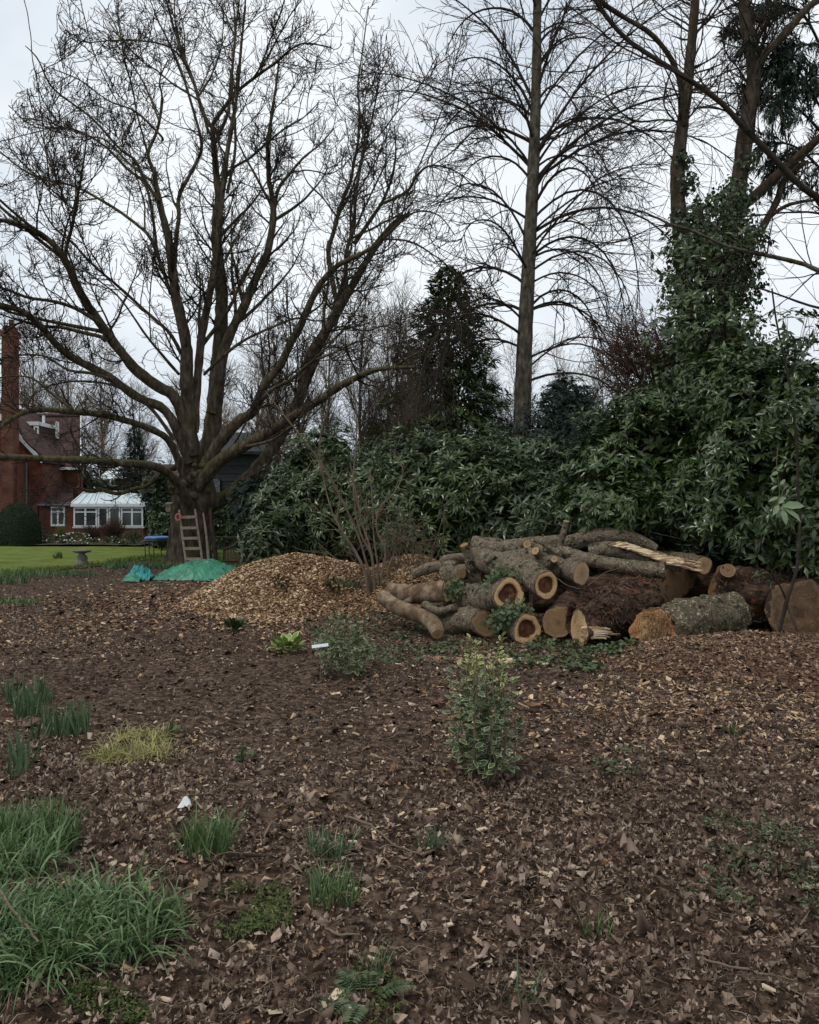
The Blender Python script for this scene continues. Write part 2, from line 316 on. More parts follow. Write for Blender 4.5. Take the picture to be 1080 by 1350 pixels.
def ground_pts(n, y0, y1, pw=1.0, um=.62):         # denser near; pw=2 uniform per area, 1 -> ~1/D
    n = int(n*1.7); D = (U(0, 1, n)*(y1**pw-y0**pw)+y0**pw)**(1/pw); hw = (um-.06)*D+1.7*sstep(16, 8, D); x = U(-1, 1, n)*hw
    q = U(0, 1, n) < np.where(np.abs(x) > .53*D+.1, .62, 1)*hw/(um*D+1.2); return x[q], D[q]
def put(mb, T, x, y, s, rnd, tilt, lift=.0, smooth=False):
    z = H(x, y)+lift; pos = np.stack([x, y, z], -1); R = flatR(len(x), tilt); k = rng.integers(0, len(T), len(x))
    for i, t in enumerate(T):
        q = k == i
        if q.any(): scatter(mb, t, pos[q], R[q], s[q], rnd[q], smooth=smooth)
def mid(x, y): return 1-.72*np.exp(-((x+1.4)/2.3)**2-((y-7.6)/1.7)**2)
def tone(x, y, n): return np.clip(rng.beta(.95, 1.0, n)+(n2(x, y, .7, 2, 41)-.5)*.5, 0, 1)
def free(x, y): return (y < lawn_edge(x)) & (pile_h(x, y) < .1)
# leaf litter: strong near the camera, patchy in the middle
lit = MB()
x, y = ground_pts(40000, 1.9, 6.2, 1.1); wgt = np.clip(.08+sstep(6.5, 3.2, y)*.75+sstep(-.3, .8, x)*sstep(5, 4, y)*.35+(n2(x, y, 1.1, 3, 31)-.5)*3.2, .03, 1)
bare = sstep(.5, .95, np.exp(-(((x+.3)/.9)**2+((y-5.9)/1.0)**2)))
q = (U(0, 1, len(x)) < wgt*(1-bare)) & free(x, y); x, y = x[q], y[q]; n = len(x)
s = np.clip(rng.lognormal(math.log(.020), .5, n), .009, .06); put(lit, LT, x, y, np.stack([s*U(.35, 1, n), s, s], -1), tone(x, y, n), .7, .016)
x, y = ground_pts(82000, 2.0, 13.5, 1.1); q = (U(0, 1, len(x)) < mid(x, y)*np.clip(.55+sstep(-.3, .8, x)*sstep(5.2, 4, y)*.3+(n2(x, y, 1.0, 3, 33)-.5)*2.8, .08, 1)) & free(x, y); x, y = x[q], y[q]; n = len(x)
s = np.clip(rng.lognormal(math.log(.0155), .5, n), .006, .045); put(lit, LT2, x, y, np.stack([s*U(.4, 1, n), s, s], -1), tone(x, y, n), .65, .012)
x, y = ground_pts(16000, 7, 25, 1.3); q = (U(0, 1, len(x)) < np.clip(.6+(n2(x, y, .5, 3, 34)-.5)*2, .1, 1)) & free(x, y); x, y = x[q], y[q]; n = len(x)
s = U(.03, .075, n); put(lit, LT2, x, y, np.stack([s*U(.4, 1, n), s, s], -1), np.clip(rng.normal(.38, .2, n), 0, 1), .5, .012)
tag(lit.build('leaf_litter', M['litter']), 'brown dead leaves and leaf scraps covering the bed', 'leaf litter', kind='stuff')
crm = MB()
x, y = ground_pts(20000, 2.0, 15, 1.15); q = free(x, y); x, y = x[q], y[q]; n = len(x); s = np.clip(rng.lognormal(math.log(.014), .5, n), .006, .06)*(1+.05*y)
put(crm, CH2, x, y, np.stack([s*1.6, s*U(.8, 1.6, n), s*2], -1), U(0, .8, n), .6, -.002)
tag(crm.build('soil_crumbs', M['crumb']), 'loose dark crumbs of soil and composted bark', 'soil', kind='stuff')
fib = MB(); x, y = ground_pts(9000, 2.0, 9, 1.1); n = len(x); a = U(0, 6.28, n); ln = np.clip(rng.lognormal(math.log(.045), .6, n), .015, .2); z = H(x, y)+U(.008, .026, n)
dx, dy = np.cos(a)*ln, np.sin(a)*ln; Pn = np.stack([np.stack([x, y, z], -1), np.stack([x+dx*.5-dy*.12, y+dy*.5+dx*.12, z+ln*U(0, .25, n)], -1), np.stack([x+dx, y+dy, z+U(-.004, .012, n)], -1)], 1)
V, F = tubes(Pn, (U(.0008, .0022, n)[:, None]*A(1, .9, .5)), 3); fib.add(V, F, rnd=np.repeat(U(0, 1, n), 6))
M['fibre'] = mat('dry_fibres', [(0, (.05, .03, .02)), (.6, (.20, .14, .095)), (1, (.42, .34, .25))], 12, .8, k=.8)
tag(fib.build('twig_litter', M['fibre']), 'fine dry twiglets and stalks strewn through the leaf litter', 'twig litter', kind='stuff')
chs = MB()
x, y = ground_pts(52000, 2.2, 14, 1.15)
band = np.exp(-(((x-2.6)/1.9)**2+((y-6.7)/1.2)**2))*1.5+np.exp(-(((x-.7)/.45)**2+((y-9.1)/.4)**2))*.4
q = (U(0, 1, len(x)) < mid(x, y)*np.clip(.17+band+(n2(x, y, .9, 3, 36)-.5)*1.0-.12*sstep(5, 3, y), .03, 1)) & free(x, y) & (heap_h(x, y) < .06); x, y = x[q], y[q]; n = len(x)
s = np.clip(rng.lognormal(math.log(.015), .5, n), .006, .05)*(1+.045*y); put(chs, CH2, x, y, np.stack([s*U(.4, 1.1, n), s*U(.8, 1.8, n), s*.8], -1), np.clip(rng.normal(.60, .28, n), 0, 1), .45, .006)
x, y = ground_pts(14000, 11, 24, 1.2, .6); q = free(x, y) & (x < .5) & (U(0, 1, len(x)) < np.exp(-((x+3.3)/3.3)**2-((y-14.5)/4.5)**2)*1.2); x, y = x[q], y[q]; n = len(x)
s = U(.03, .06, n); put(chs, CH2, x, y, np.stack([s, s*1.3, s*.6], -1), np.clip(rng.normal(.42, .22, n), 0, 1), .35, .01)
tag(chs.build('scattered_wood_chips', M['chip']), 'pale wood chips scattered across the soil', 'wood chips', kind='stuff')
# the large pile
rt = empty('wood_chip_pile', (-2.0, 14.3, 0), 'large conical heap of tan wood chips in front of the laurels', 'wood chip pile')
gx = np.linspace(-6, 2.2, 150); gy = np.linspace(10.5, 17, 120); X, Y = np.meshgrid(gx, gy); hh = pile_h(X, Y)
M['chipbed'] = mat('chip_bed', [(.3, (.07, .04, .024)), (.5, (.16, .095, .055)), (.75, (.33, .215, .12))], 34, .9, .02, 60, detail=4, spec=.1)
mbx = MB(); mbx.add(np.stack([X, Y, H(X, Y)+.012+.03*(n2(X, Y, 14, 2, 3)-.5)], -1), grid_faces(120, 150, (hh > .015)[:-1, :-1])); mbx.build('heap_core', M['chipbed'], rt)
mbx = MB(); n = 90000; x = U(-6, 2.2, n); y = U(11.2, 15.6, n); q = (pile_h(x, y) > .03*U(0, 1, n)**.5); x, y = x[q], y[q]; n = len(x)
s = np.clip(rng.lognormal(math.log(.028), .38, n), .012, .065)
tone_patch = (n2(x, y, 1.1, 3, 77)-.5)*.9  # random paler and darker patches among the chips
put(mbx, CH2, x, y, np.stack([s*U(.6, 1.3, n), s*1.15, s*.6], -1), np.clip(rng.normal(.62, .27, n)+tone_patch*.7, 0, 1), .45, .022)
tag(mbx.build('chips', M['chip'], rt), kind='stuff')
# low heap right
rt = empty('wood_chip_heap', (4.0, 8.75, 0), 'low spreading heap of reddish brown shredded chips before the big logs', 'wood chip heap')
M['chipred'] = mat('reddish_chips', [(0, (.035, .018, .012)), (.4, (.20, .115, .068)), (.65, (.40, .265, .165)), (1, (.60, .46, .33))], 20, .9, k=.8, spec=.1)
mbx = MB(); n = 52000; x = U(1.5, 7.2, n); y = U(6.9, 10, n); q = heap_h(x, y) > .03*U(0, 1, n); x, y = x[q], y[q]; n = len(x)
s = np.clip(rng.lognormal(math.log(.019), .45, n), .008, .055); put(mbx, CH2, x, y, np.stack([s*U(.5, 1.2, n), s*1.3, s*.7], -1), np.clip(rng.beta(1.6, 2.4, n), 0, 1), .5, .006)
tag(mbx.build('chips', M['chipred'], rt), kind='stuff')
gx = np.linspace(1.5, 7.8, 110); gy = np.linspace(6.9, 10.2, 70); X, Y = np.meshgrid(gx, gy); hh = heap_h(X, Y)
M['chipredbed'] = mat('reddish_bed', [(.3, (.05, .026, .018)), (.55, (.10, .055, .038)), (.8, (.17, .11, .075))], 40, .95, .02, 60, detail=4, spec=.1)
mbx = MB(); mbx.add(np.stack([X, Y, H(X, Y)+.008], -1), grid_faces(70, 110, (hh > .01)[:-1, :-1])); mbx.build('heap_core', M['chipredbed'], rt)

# individual large fallen leaves, chips and twigs in the foreground
M['litter1'] = mat('dead_leaf_single', [(.0, (.06, .036, .026)), (.5, (.18, .118, .088)), (.85, (.31, .22, .165)), (1, (.44, .33, .25))], 12, .7, k=.8, src='obj', transl=.12)
M['chip1'] = mat('single_chip', [(0, (.25, .17, .10)), (.6, (.48, .36, .24)), (1, (.66, .55, .42))], 14, .8, k=.7, src='obj')
fl = []
for i in range(5):
    V, F = litter_leaf(60+i, 13, 1.1, .5); mb_ = MB().add(V, F, smooth=True); o = mb_.build('fallen_leaf', M['litter1']); fl.append(o.data); bpy.data.objects.remove(o)
D = U(2.15, 4.8, 300); x = U(-.2, .52, 300)*D; R = flatR(300, .45); s = U(.03, .068, 300)*(1-.05*D)
for i in range(300):
    o = inst('fallen_leaf', fl[i % 5], (x[i], D[i], float(H(x[i], D[i]))+.022), R[i], s[i]); 
    tag(o, 'curled brown dead leaf lying in the leaf litter', 'leaf', 'fallen leaves in the foreground')
mb_ = MB().add(CH[0][0], CH[0][1], smooth=False); o = mb_.build('wood_chip', M['chip1']); chm = o.data; bpy.data.objects.remove(o)
D = U(2.3, 6.6, 130); x = np.clip(U(-.45, .52, 130), -.5, .52)*D; R = flatR(130, .3)
for i in range(130):
    o = inst('wood_chip', chm, (x[i], D[i], float(H(x[i], D[i]))+.015), R[i], U(.03, .055)*(1 if i else 1)); tag(o, 'pale splinter of wood lying on the dark soil', 'wood chip', 'single pale chips on the soil')
def gpt(px, py): 
    D = 1.6*1080/(py-675); return ((px-540)/1080*D, D)
def stick(pxs, r, label, name='fallen_twig', m='twigtan', lift=.02, cat='twig', group=None):
    pts = []
    for px, py in pxs:
        x, y = gpt(px, py); pts.append((x, y, float(H(x, y))+lift))
    Q = resample(pts, 14); Q[:, :2] += rng.normal(0, .004, (14, 2)); Q[:, 2] += rng.normal(0, .002, 14)
    V, F, a, b = tube1(Q, np.linspace(r, r*.6, 14), 7, .2, 30); o = MB().add(V-Q[0], F); o = o.build(name, M[m]); o.location = Q[0]; tag(o, label, cat, group); return o
stick([(-8, 1222), (22, 1258), (50, 1298)], .0065, 'straight tan stick lying across the green strap leaves', m='twigtan', lift=.13)
stick([(455, 1082), (490, 1095), (520, 1112), (556, 1126)], .007, 'long thin brown twig crossing the leaf litter in mid foreground')
stick([(300, 1140), (355, 1138), (420, 1144), (475, 1148)], .008, 'dark twig lying flat beside the small grass tufts', m='twig')
stick([(1010, 960), (1045, 975), (1078, 992)], .022, 'broken branch piece lying at the right edge of the bed', m='barkR')
stick([(860, 962), (915, 966), (960, 972)], .012, 'short dark branch on the pale chips right of the variegated shrub', m='twig')
stick([(690, 940), (760, 945), (800, 958)], .012, 'dark twig lying behind the pale chip patch', m='twig')
stick([(1035, 1160), (1065, 1145), (1085, 1135)], .013, 'curved dark stick by the creeping weeds at right', m='twig')
stick([(905, 1265), (980, 1275), (1050, 1290)], .006, 'thin pale twig in the leaves at bottom right')
stick([(425, 1225), (445, 1240), (470, 1238)], .007, 'small crooked twig below the grass tuft', m='twigtan')
stick([(620, 1010), (625, 1045), (640, 1060)], .004, 'thin stalk on the soil under the variegated shrub')
for i in range(120):
    px, py = U(180, 1060), U(905, 1335); a = U(0, 3.14); l = U(12, 55)
    stick([(px, py), (px+l*.5*math.cos(a)+U(-4, 4), py+l*.2*math.sin(a)+U(-2, 2)), (px+l*math.cos(a), py+l*.35*math.sin(a))], U(.0018, .0042), 'thin bit of dry twig scattered on the litter', m=random.choice(['twigtan', 'twig', 'twigtan']), group='small dry twigs on the ground')
M['white'] = mat('white_paper', [(.62, .64, .62), (.75, .76, .74)], 20, .7, .005, 40)
x, y = gpt(245, 1080); mbx = MB(); th = np.linspace(0, 1, 8); gxx, gyy = np.meshgrid(th, th)
zz = .045*np.sin(gxx*3)*np.sin(gyy*3)+.02*(n2(gxx, gyy, 7, 2)-.5); mbx.add(np.stack([(gxx-.5)*.075*(1-.5*gyy), (gyy-.5)*.07, zz], -1), grid_faces(8, 8))
o = mbx.build('paper_scrap', M['white']); o.location = (x, y, float(H(x, y))+.012); tag(o, 'crumpled white scrap of paper lying on the leaves', 'scrap')
M['palewood'] = mat('pale_split_wood', [(.50, .38, .24), (.72, .60, .44)], 30, .8, .004, 60, stretch=(1, .2, 1))
for px, py, l, a, lab in [(443, 1314, .075, 1.2, 'bright cream block of split wood on the soil near the bottom edge'), (363, 1334, .05, .2, 'small pale splinter lying at the bottom edge of the bed'),
                          (190, 590, 0, 0, None), (675, 873, .32, .1, 'long pale wood sliver at the edge of the ivy patch'), (716, 879, .18, -.5, 'short pale wood sliver beside the longer one by the ivy'),
                          (603, 1032, .06, .3, 'pale chunk of wood at the foot of the variegated shrub'), (636, 1097, .06, .5, 'flat beige flake of wood right of the grass in mid foreground'), (570, 1070, .07, .1, 'thin white sliver of wood on the bare soil')]:
    if lab is None: continue
    x, y = gpt(px, py); V = CH[0][0]*A(l*1.1, l, l*.6); c, s_ = math.cos(a+1.57), math.sin(a+1.57); o = MB().add(V@np.array([[c, s_, 0], [-s_, c, 0], [0, 0, 1]]), CH[0][1], smooth=False).build('wood_sliver', M['palewood'])
    o.location = (x, y, float(H(x, y))+.015); tag(o, lab, 'wood sliver')
# pinkish sawdust patch
x, y = gpt(585, 868); mbx = MB(); n = 900; a = U(0, 6.28, n); r = np.abs(rng.normal(0, .16, n)); xx = x+r*1.4*np.cos(a); yy = y+r*1.2*np.sin(a); s = U(.008, .022, n)
put(mbx, CH, xx, yy, s, U(0, 1, n), .3, .01); M['sawdust'] = mat('sawdust', [(.38, .19, .12), (.55, .33, .22)], 20, .9, k=.7)
tag(mbx.build('sawdust_patch', M['sawdust']), 'small patch of pinkish sawdust on the soil left of the ivy', 'sawdust', kind='stuff')
# ------------------------------------------------------------------ trees
def px2w(pts, D0, D1):
    n = len(pts); return np.array([P(p[0], p[1], D0+(D1-D0)*i/(n-1)) for i, p in enumerate(pts)])
def limb_curve(pts, w0, w1, D0, D1, n=24, wig=.02, pw=1.0):
    Q = resample(px2w(pts, D0, D1), n); Q += (vnoise(Q*1.3, 3)[:, None]-.5)*wig*A(1, 1, 1)
    t = np.linspace(0, 1, n); ww = w0+(w1-w0)*t**pw; return Q, ww/2/1080*Q[:, 1]*.86*.86
def make_limb(root, Q, R, m, sides=9, amp=.12, name='limb', cap=True, ra=.0):
    n = max(12, int(np.linalg.norm(np.diff(Q, axis=0), axis=1).sum()/.16)); Q2 = resample(Q, n); R2 = np.interp(np.linspace(0, 1, n), np.linspace(0, 1, len(R)), R)
    V, F, a, b = tube1(Q2, R2, sides, amp, 3.5, rough_amp=ra); mb = MB().add(V, F)
    if cap:
        k = len(V)-sides; mb.add(np.vstack([b, b.mean(0)]), [(i, (i+1) % sides, sides) for i in range(sides)])
    return mb.build(name, m, root)
def crown(root, mats_, levels, name='crown'):
    mb = MB()
    for (Pn, Rn, sd) in levels: V, F = tubes(Pn, Rn, sd); mb.add(V, F, rnd=0)
    return tag(mb.build(name, mats_, root), kind='stuff')
# --- big spreading chestnut
TX = P(252, 745, 25)[0]
chest = empty('bare_chestnut_tree', (TX, 25, 0), 'huge bare wide-spreading tree with many mossy limbs and a wooden ladder against its trunk', 'tree')
Q = resample(A(*[c for p in [P(246, 748, 25), P(248, 735, 25), P(249, 710, 25), P(251, 685, 25), P(254, 662, 25), P(257, 640, 25), P(260, 618, 25)] for c in p]).reshape(-1, 3), 46)
t = np.linspace(0, 1, 46); R = .56+.42*np.exp(-t*7)+.10*np.exp(-((t-.72)/.12)**2)-.12*sstep(.8, 1, t); Q[:, 2] -= .15*(1-t)
ns = 40; V, F, a_, b_ = tube1(Q, R, ns, .10, 1.2); V3 = V.reshape(46, ns, 3); c = Q[:, None]; dd = V3-c; ang = np.arctan2(dd[..., 1], dd[..., 0])
flute = 1+.13*np.sin(ang*5+1.5*np.sin(t*4)[:, None])*np.exp(-t*5)[:, None]+.055*np.sin(ang*13+3*n2(V3[..., 2], ang, 1.1, 2, 3)*3)+.22*(fbm(V3*A(3, 3, 2.2), 3, 8)-.5)*np.exp(-((t-.72)/.2)**2)[:, None]
V = (c+dd*flute[..., None]).reshape(-1, 3); mb = MB().add(V, F); mb.build('trunk', M['bark'], chest)
L_ = [  # pixel outline of each limb in the photograph: points, width at start/end, depth at start/end
 ([(257,648),(252,600),(249,550),(246,500),(245,450),(230,380),(222,315),(209,262),(203,220)], 34,7, 25,23.4),
 ([(203,225),(195,202),(207,172),(214,133),(211,105),(222,78)], 7,2, 23.5,22.8),
 ([(209,265),(190,235),(178,211),(156,194),(120,155),(70,117),(50,78),(33,60)], 7,1.6, 23.5,22),
 ([(205,242),(170,215),(140,185),(111,178),(60,160),(20,155)],5,1.5,23.5,24.5),
 ([(228,375),(233,310),(236,286),(236,258),(258,216),(266,189),(251,133),(240,97),(225,60),(205,20)], 9,2.5, 24.2,25.5),
 ([(262,640),(276,590),(281,550),(286,500),(291,444),(292,389),(287,333),(286,292),(289,264),(286,236),(283,200),(280,165)], 34,8, 25.2,26),
 ([(280,168),(269,150),(256,111),(242,72),(231,42),(219,0),(210,-30)], 8,2.5, 26,26.6),
 ([(280,165),(294,144),(311,122),(339,100),(367,80),(381,67),(400,57),(436,62)], 8,2, 26,24.6),
 ([(283,190),(300,150),(304,110),(308,70),(312,30),(318,-20)], 7,2.5, 26,27),
 ([(256,570),(262,480),(270,420),(281,362),(289,300),(300,200),(312,130),(318,60),(324,0)], 17,3, 24.7,24),
 ([(300,255),(310,200),(309,150),(306,100),(310,40),(306,-10)], 6,2, 24.4,23.5),
 ([(278,545),(294,467),(308,430),(322,403),(336,369),(350,342),(358,305),(361,278),(357,250),(354,236),(353,194),(358,155),(364,111),(368,80)], 20,3, 25,26.5),
 ([(359,290),(367,250),(383,228),(400,208),(422,190),(440,170)], 7,1.8, 26,27),
 ([(348,345),(362,330),(375,318),(390,300),(398,275)],4,1.5,26,26.5),
 ([(290,250),(303,225),(330,208),(350,190),(375,170),(400,155),(420,135)], 6,1.6, 26,24.5),
 ([(256,600),(233,528),(205,508),(178,486),(155,458),(133,428),(117,405),(103,380),(89,350),(75,328),(53,308),(28,297),(0,290),(-40,300)], 22,7, 24.6,20.5),
 ([(250,610),(222,545),(181,524),(144,497),(111,480),(83,462),(62,440),(45,422),(28,411),(0,402),(-40,398)], 17,8, 24.6,21),
 ([(140,450),(133,444),(111,439),(83,432),(55,430),(30,424),(5,440)], 9,3, 23,22.5),
 ([(133,428),(122,419),(97,405),(69,397),(36,392),(0,379),(-30,372)], 8,4, 22.8,21.5),
 ([(245,635),(228,590),(210,571),(175,557),(136,547),(97,543),(49,540),(25,547),(0,562),(-25,575)], 14,8, 24.5,19.5),
 ([(252,668),(236,640),(215,620),(190,613),(165,611),(117,607),(58,605),(0,602),(-60,600)], 17,11, 24.4,18.5),
 ([(238,640),(218,620),(207,627),(195,640),(175,645),(156,651),(135,646),(117,648),(102,642)], 9,6, 24.2,22.6),
 ([(258,672),(280,662),(300,655),(324,634),(347,609),(370,572),(393,530),(411,475),(428,440),(444,414),(461,383),(480,350),(500,318),(522,292),(539,283)], 31,8, 25,27.5),
 ([(395,525),(408,470),(427,440),(441,414),(452,392),(461,381)],18,10,25.2,26),
 ([(260,655),(266,635),(289,608),(317,590),(347,574),(385,550),(422,527),(450,508),(478,494),(505,486),(547,484)], 27,6, 24.8,21.5),
 ([(495,490),(520,482),(545,468),(575,452),(606,438)], 4.5,1.5, 22,21),
 ([(257,640),(280,597),(298,574),(317,553),(335,541),(350,505),(367,486),(380,458),(400,422),(411,394),(428,367),(450,347),(480,333),(505,315),(530,290)], 22,5, 24.7,22.5),
 ([(335,541),(358,514),(385,500),(410,478),(440,465),(470,450)], 9,3, 24,22),
 ([(269,494),(297,467),(325,447),(367,428),(394,419),(420,423),(450,413),(480,418)], 6,2, 24.6,22.5),
 ([(267,455),(292,422),(308,394),(322,361),(342,333)], 8,4, 25,24),
 ([(239,467),(225,440),(206,422),(156,378),(120,347),(95,320),(69,297),(50,262),(48,235)], 7,2, 24.3,22.3),
 ([(236,494),(215,470),(194,444),(161,397),(133,372),(110,355)], 6,2, 24.5,22.6),
 ([(225,388),(206,331),(192,306),(156,278),(120,256),(90,243),(55,236),(28,222),(0,200),(-20,190)], 7,2, 24,25.6),
 ([(208,335),(194,250),(167,222),(133,189),(92,169),(47,167),(11,139)], 6,1.6, 24.2,26),
 ([(214,185),(211,178),(178,147),(144,133),(106,106),(64,89)], 5,1.5, 23.3,22),
 ([(248,90),(230,66),(200,55),(150,53),(111,55),(86,39)], 4,1.4, 26.2,25),
 ([(275,175),(262,130),(244,83),(231,42),(222,10)], 5,2, 26.4,27.5),
 ([(210,160),(190,110),(165,70),(150,30),(130,0)], 4,1.6, 23,24),
 ([(446,412),(433,333),(439,311),(450,270),(461,242),(467,214),(447,278)][:6]+[(472,190),(474,150),(472,111),(478,69),(486,8)], 9,1.8, 26,26.5),
 ([(456,385),(457,333),(467,297),(469,256),(478,208),(490,160),(500,110)], 9,2, 26,25),
 ([(467,322),(489,289),(505,264),(517,233),(522,200),(520,165)], 8,2, 26,25.6),
 ([(500,270),(536,253),(550,231),(569,218),(600,225),(625,245)], 6,2, 25.6,24.5),
 ([(530,287),(555,278),(580,285),(600,310)], 4,1.5, 27,27.5),
 ([(505,315),(540,318),(570,335),(600,360),(620,395)],4,1.5,26,25),
 ([(444,285),(425,260),(405,240),(395,215)],3.5,1.5,26,25.5),
 ([(425,445),(450,430),(480,436),(510,430),(540,445),(570,460)],4,1.5,25.8,25),
 ([(100,543),(70,520),(45,500),(20,495),(-10,500)],5,2,21.5,20.5),
 ([(230,580),(200,540),(165,515),(135,505),(95,503),(60,510)],7,2.5,24.3,23),
 ([(150,500),(120,492),(90,488),(60,470),(30,468),(-5,475)],6,2.5,22.8,22),
]
PL, RL = [], []
for pts, w0, w1, D0, D1 in L_:
    Q, R = limb_curve(pts, w0, w1, D0, D1); PL.append(Q); RL.append(R); make_limb(chest, Q, R, M['bark'], 10 if w0 > 9 else 7, .22, ra=.02 if w0 > 12 else .008)
PL, RL = np.array(PL), np.array(RL)
wts = np.minimum(RL.mean(1), .09)
low = (PL[:, :, 2].mean(1) < 6.6) & (PL[:, :, 0].mean(1) < -6.5)
l2P, l2R = grow(PL[low], RL[low], 80, (.3, 1), (.7, 1.8), (.5, 1.15), .09, .15, 9, .3, .010, .022, .35); PLL, RLL = PL, RL; PL, RL = PL[~low], RL[~low]
l2P_, l2R_ = l2P, l2R
mlP, mlR = grow(PL, RL, 58, (.15, .75), (3.0, 5.6), (.35, .8), .07, .07, 12, .6, .014, .062, .3)
for i in range(58): make_limb(chest, mlP[i], mlR[i], M['bark'], 7, .2, ra=.006)
PL = np.concatenate([PL, np.stack([resample(q, 24) for q in mlP])]); RL = np.concatenate([RL, np.stack([np.interp(np.linspace(0, 1, 24), np.linspace(0, 1, 12), r_) for r_ in mlR])])
l2P, l2R = grow(PL, RL, 560, (.22, 1), (.9, 2.8), (.5, 1.15), .10, .13, 9, .38, .011, .036, .35)
l2P, l2R = np.concatenate([l2P, l2P_]), np.concatenate([l2R, l2R_])
l3P, l3R = grow(l2P, l2R, 3900, (.15, 1), (.45, 1.35), (.5, 1.1), .10, .26, 7, .6, .0085, .03, .4)
l3bP, l3bR = grow(PL, RL, 900, (.25, 1), (.3, 1.1), (.6, 1.3), .12, .25, 7, .3, .0085, .022)
l3P, l3R = np.concatenate([l3P, l3bP]), np.concatenate([l3R, l3bR])
l4P, l4R = grow(l3P, l3R, 21500, (.12, 1), (.16, .52), (.5, 1.1), .16, .28, 3, .7, .0064, .012, .2)
def dome(Pn, Rn, thr=0.):
    t = Pn[:, -1]; px = 540+1080*t[:, 0]/t[:, 1]; pz = (t[:, 2]-1.6)/t[:, 1]          # keep the crown's domed outline on its left shoulder
    k = ~((px < 75) & (pz > .47+px*.0016)); return Pn[k], Rn[k]
l2P, l2R = dome(l2P, l2R); l3P, l3R = dome(l3P, l3R); l4P, l4R = dome(l4P, l4R)
crown(chest, M['twig'], [(l2P, l2R, 5), (l3P, l3R, 3), (l4P, l4R, 3)])
print('chestnut', len(l4P))
# burls at the fork
for i in range(26):
    a = U(3.3, 6.2); z = U(2.0, 3.1); r = .62; p = np.array([TX+.1+r*math.cos(a), 25+r*math.sin(a), z]); k = 10
    th, ph = np.meshgrid(np.linspace(0, np.pi, 8), np.linspace(0, 2*np.pi, k)); rr = U(.08, .2)
    V = p+rr*np.stack([np.sin(th)*np.cos(ph), np.sin(th)*np.sin(ph), np.cos(th)*.8], -1).reshape(-1, 3); V += (fbm(V*9, 2)[:, None]-.5)*.05; MB().add(V, grid_faces(k, 8)).build('burl', M['bark'], chest)

# --- generic trees
def straight_tree(name, label, cat, base, height, r0, n1, L1, ang, up, m, mt, n2_=600, n3=3000, trunk_sides=12, lean=(0, 0), t0=.25, rt=.006, twL=(.3, .9), K1=12, wig=.06, amp=.1, fall=.55, group=None, n2L=(.6, 2.0), limbs=True, nt_=24, tr_=.12):
    root = empty(name, base, label, cat, group); b = np.array(base, float)
    t = np.linspace(0, 1, nt_); Q = b+np.stack([lean[0]*t+.12*np.sin(t*7+b[0]), lean[1]*t+.1*np.sin(t*5+1), height*t-.2], -1)
    R = r0*(1-.9*t)+r0*.5*np.exp(-t*40)
    V, F, a, c = tube1(Q, R, trunk_sides, amp, 2.5, rough_amp=.012 if r0 > .12 else 0); MB().add(V, F).build('trunk', m, root)
    p1, r1 = grow(Q[None], R[None], n1, (t0, .99), L1, ang, up, wig, K1, .42, rt*1.5, r0*.42, fall)
    if limbs:
        o = np.argsort(-r1[:, 0])
        for i in o[:limbs if isinstance(limbs, int) and limbs > 1 else 60]:
            V, F, a, c = tube1(p1[i], r1[i], 6, .1, 3); MB().add(V, F).build('branch', m, root)
        rest = o[(limbs if isinstance(limbs, int) and limbs > 1 else 60):]
    else: rest = np.arange(n1)
    p2, r2 = grow(p1, r1, n2_, (.15, 1), n2L, (.35, .8), .03, .14, 7, .55, rt, .03, .4)
    p3, r3 = grow(np.concatenate([p2]), r2, n3, (.1, 1), twL, (.35, .9), .03, .2, 4, .6, rt*.75, .012, .2)
    lv = [(p2, r2, 4), (p3, r3, 3)]
    if len(rest): lv.append((p1[rest], r1[rest], 5))
    crown(root, mt, lv); return root
# --- tall straight lime tree: trunk traced, branches arch up then out
LX = P(690, 540, 21); D = 21
lime = empty('tall_bare_tree', (LX[0], D, 0), 'tall straight bare tree with a single grey trunk and arching branches in the centre right', 'tree')
Q = resample(px2w([(686,760),(687,650),(689,540),(692,450),(697,350),(702,250),(706,150),(708,60),(709,-40),(711,-160),(713,-280)], D, D), 60)
wpx = np.interp(np.linspace(0, 1, 60), [0, .25, .4, .5, .6, .7, .8, 1], [26, 22, 18, 16, 14, 12, 10, 2.5]); R = wpx/2/1080*D
V, F, a, b = tube1(Q, R, 16, .07, 3, rough_amp=.012); MB().add(V, F).build('trunk', M['barkG'], lime)
def lime_branch(y0, side, elev, length, droop, az=0):
    k = 14; i = np.argmin(np.abs(1.6-(y0-675)/1080*D-Q[:, 2])); p = Q[i].copy(); d = np.array([side*math.cos(elev)*math.cos(az), math.cos(elev)*math.sin(az), math.sin(elev)]); out = [p]
    for j in range(k-1):
        d = d+np.array([side*.05*math.cos(az), .05*math.sin(az), -droop*.017*(j+1)])+rng.normal(0, .035, 3); d /= np.linalg.norm(d); p = p+d*length/(k-1); out.append(p)
    r0 = min(R[i]*.34, .042)*U(.7, 1.1); return np.array(out), r0*(1-np.linspace(0, 1, k))+.009*np.linspace(0, 1, k)
bs = []
for y0 in np.linspace(500, -190, 50):
    y0 += U(-8, 8); s = 1 if rng.random() < .56 else -1; tt = max(0, (500-y0)/690); el = .45+.75*tt**.5+U(-.2, .25); bs.append(lime_branch(y0, s, el, U(3.2, 5.6)*(1-.45*tt), U(.6, 4.2)*(1-.85*tt), U(-1.1, 1.1)))
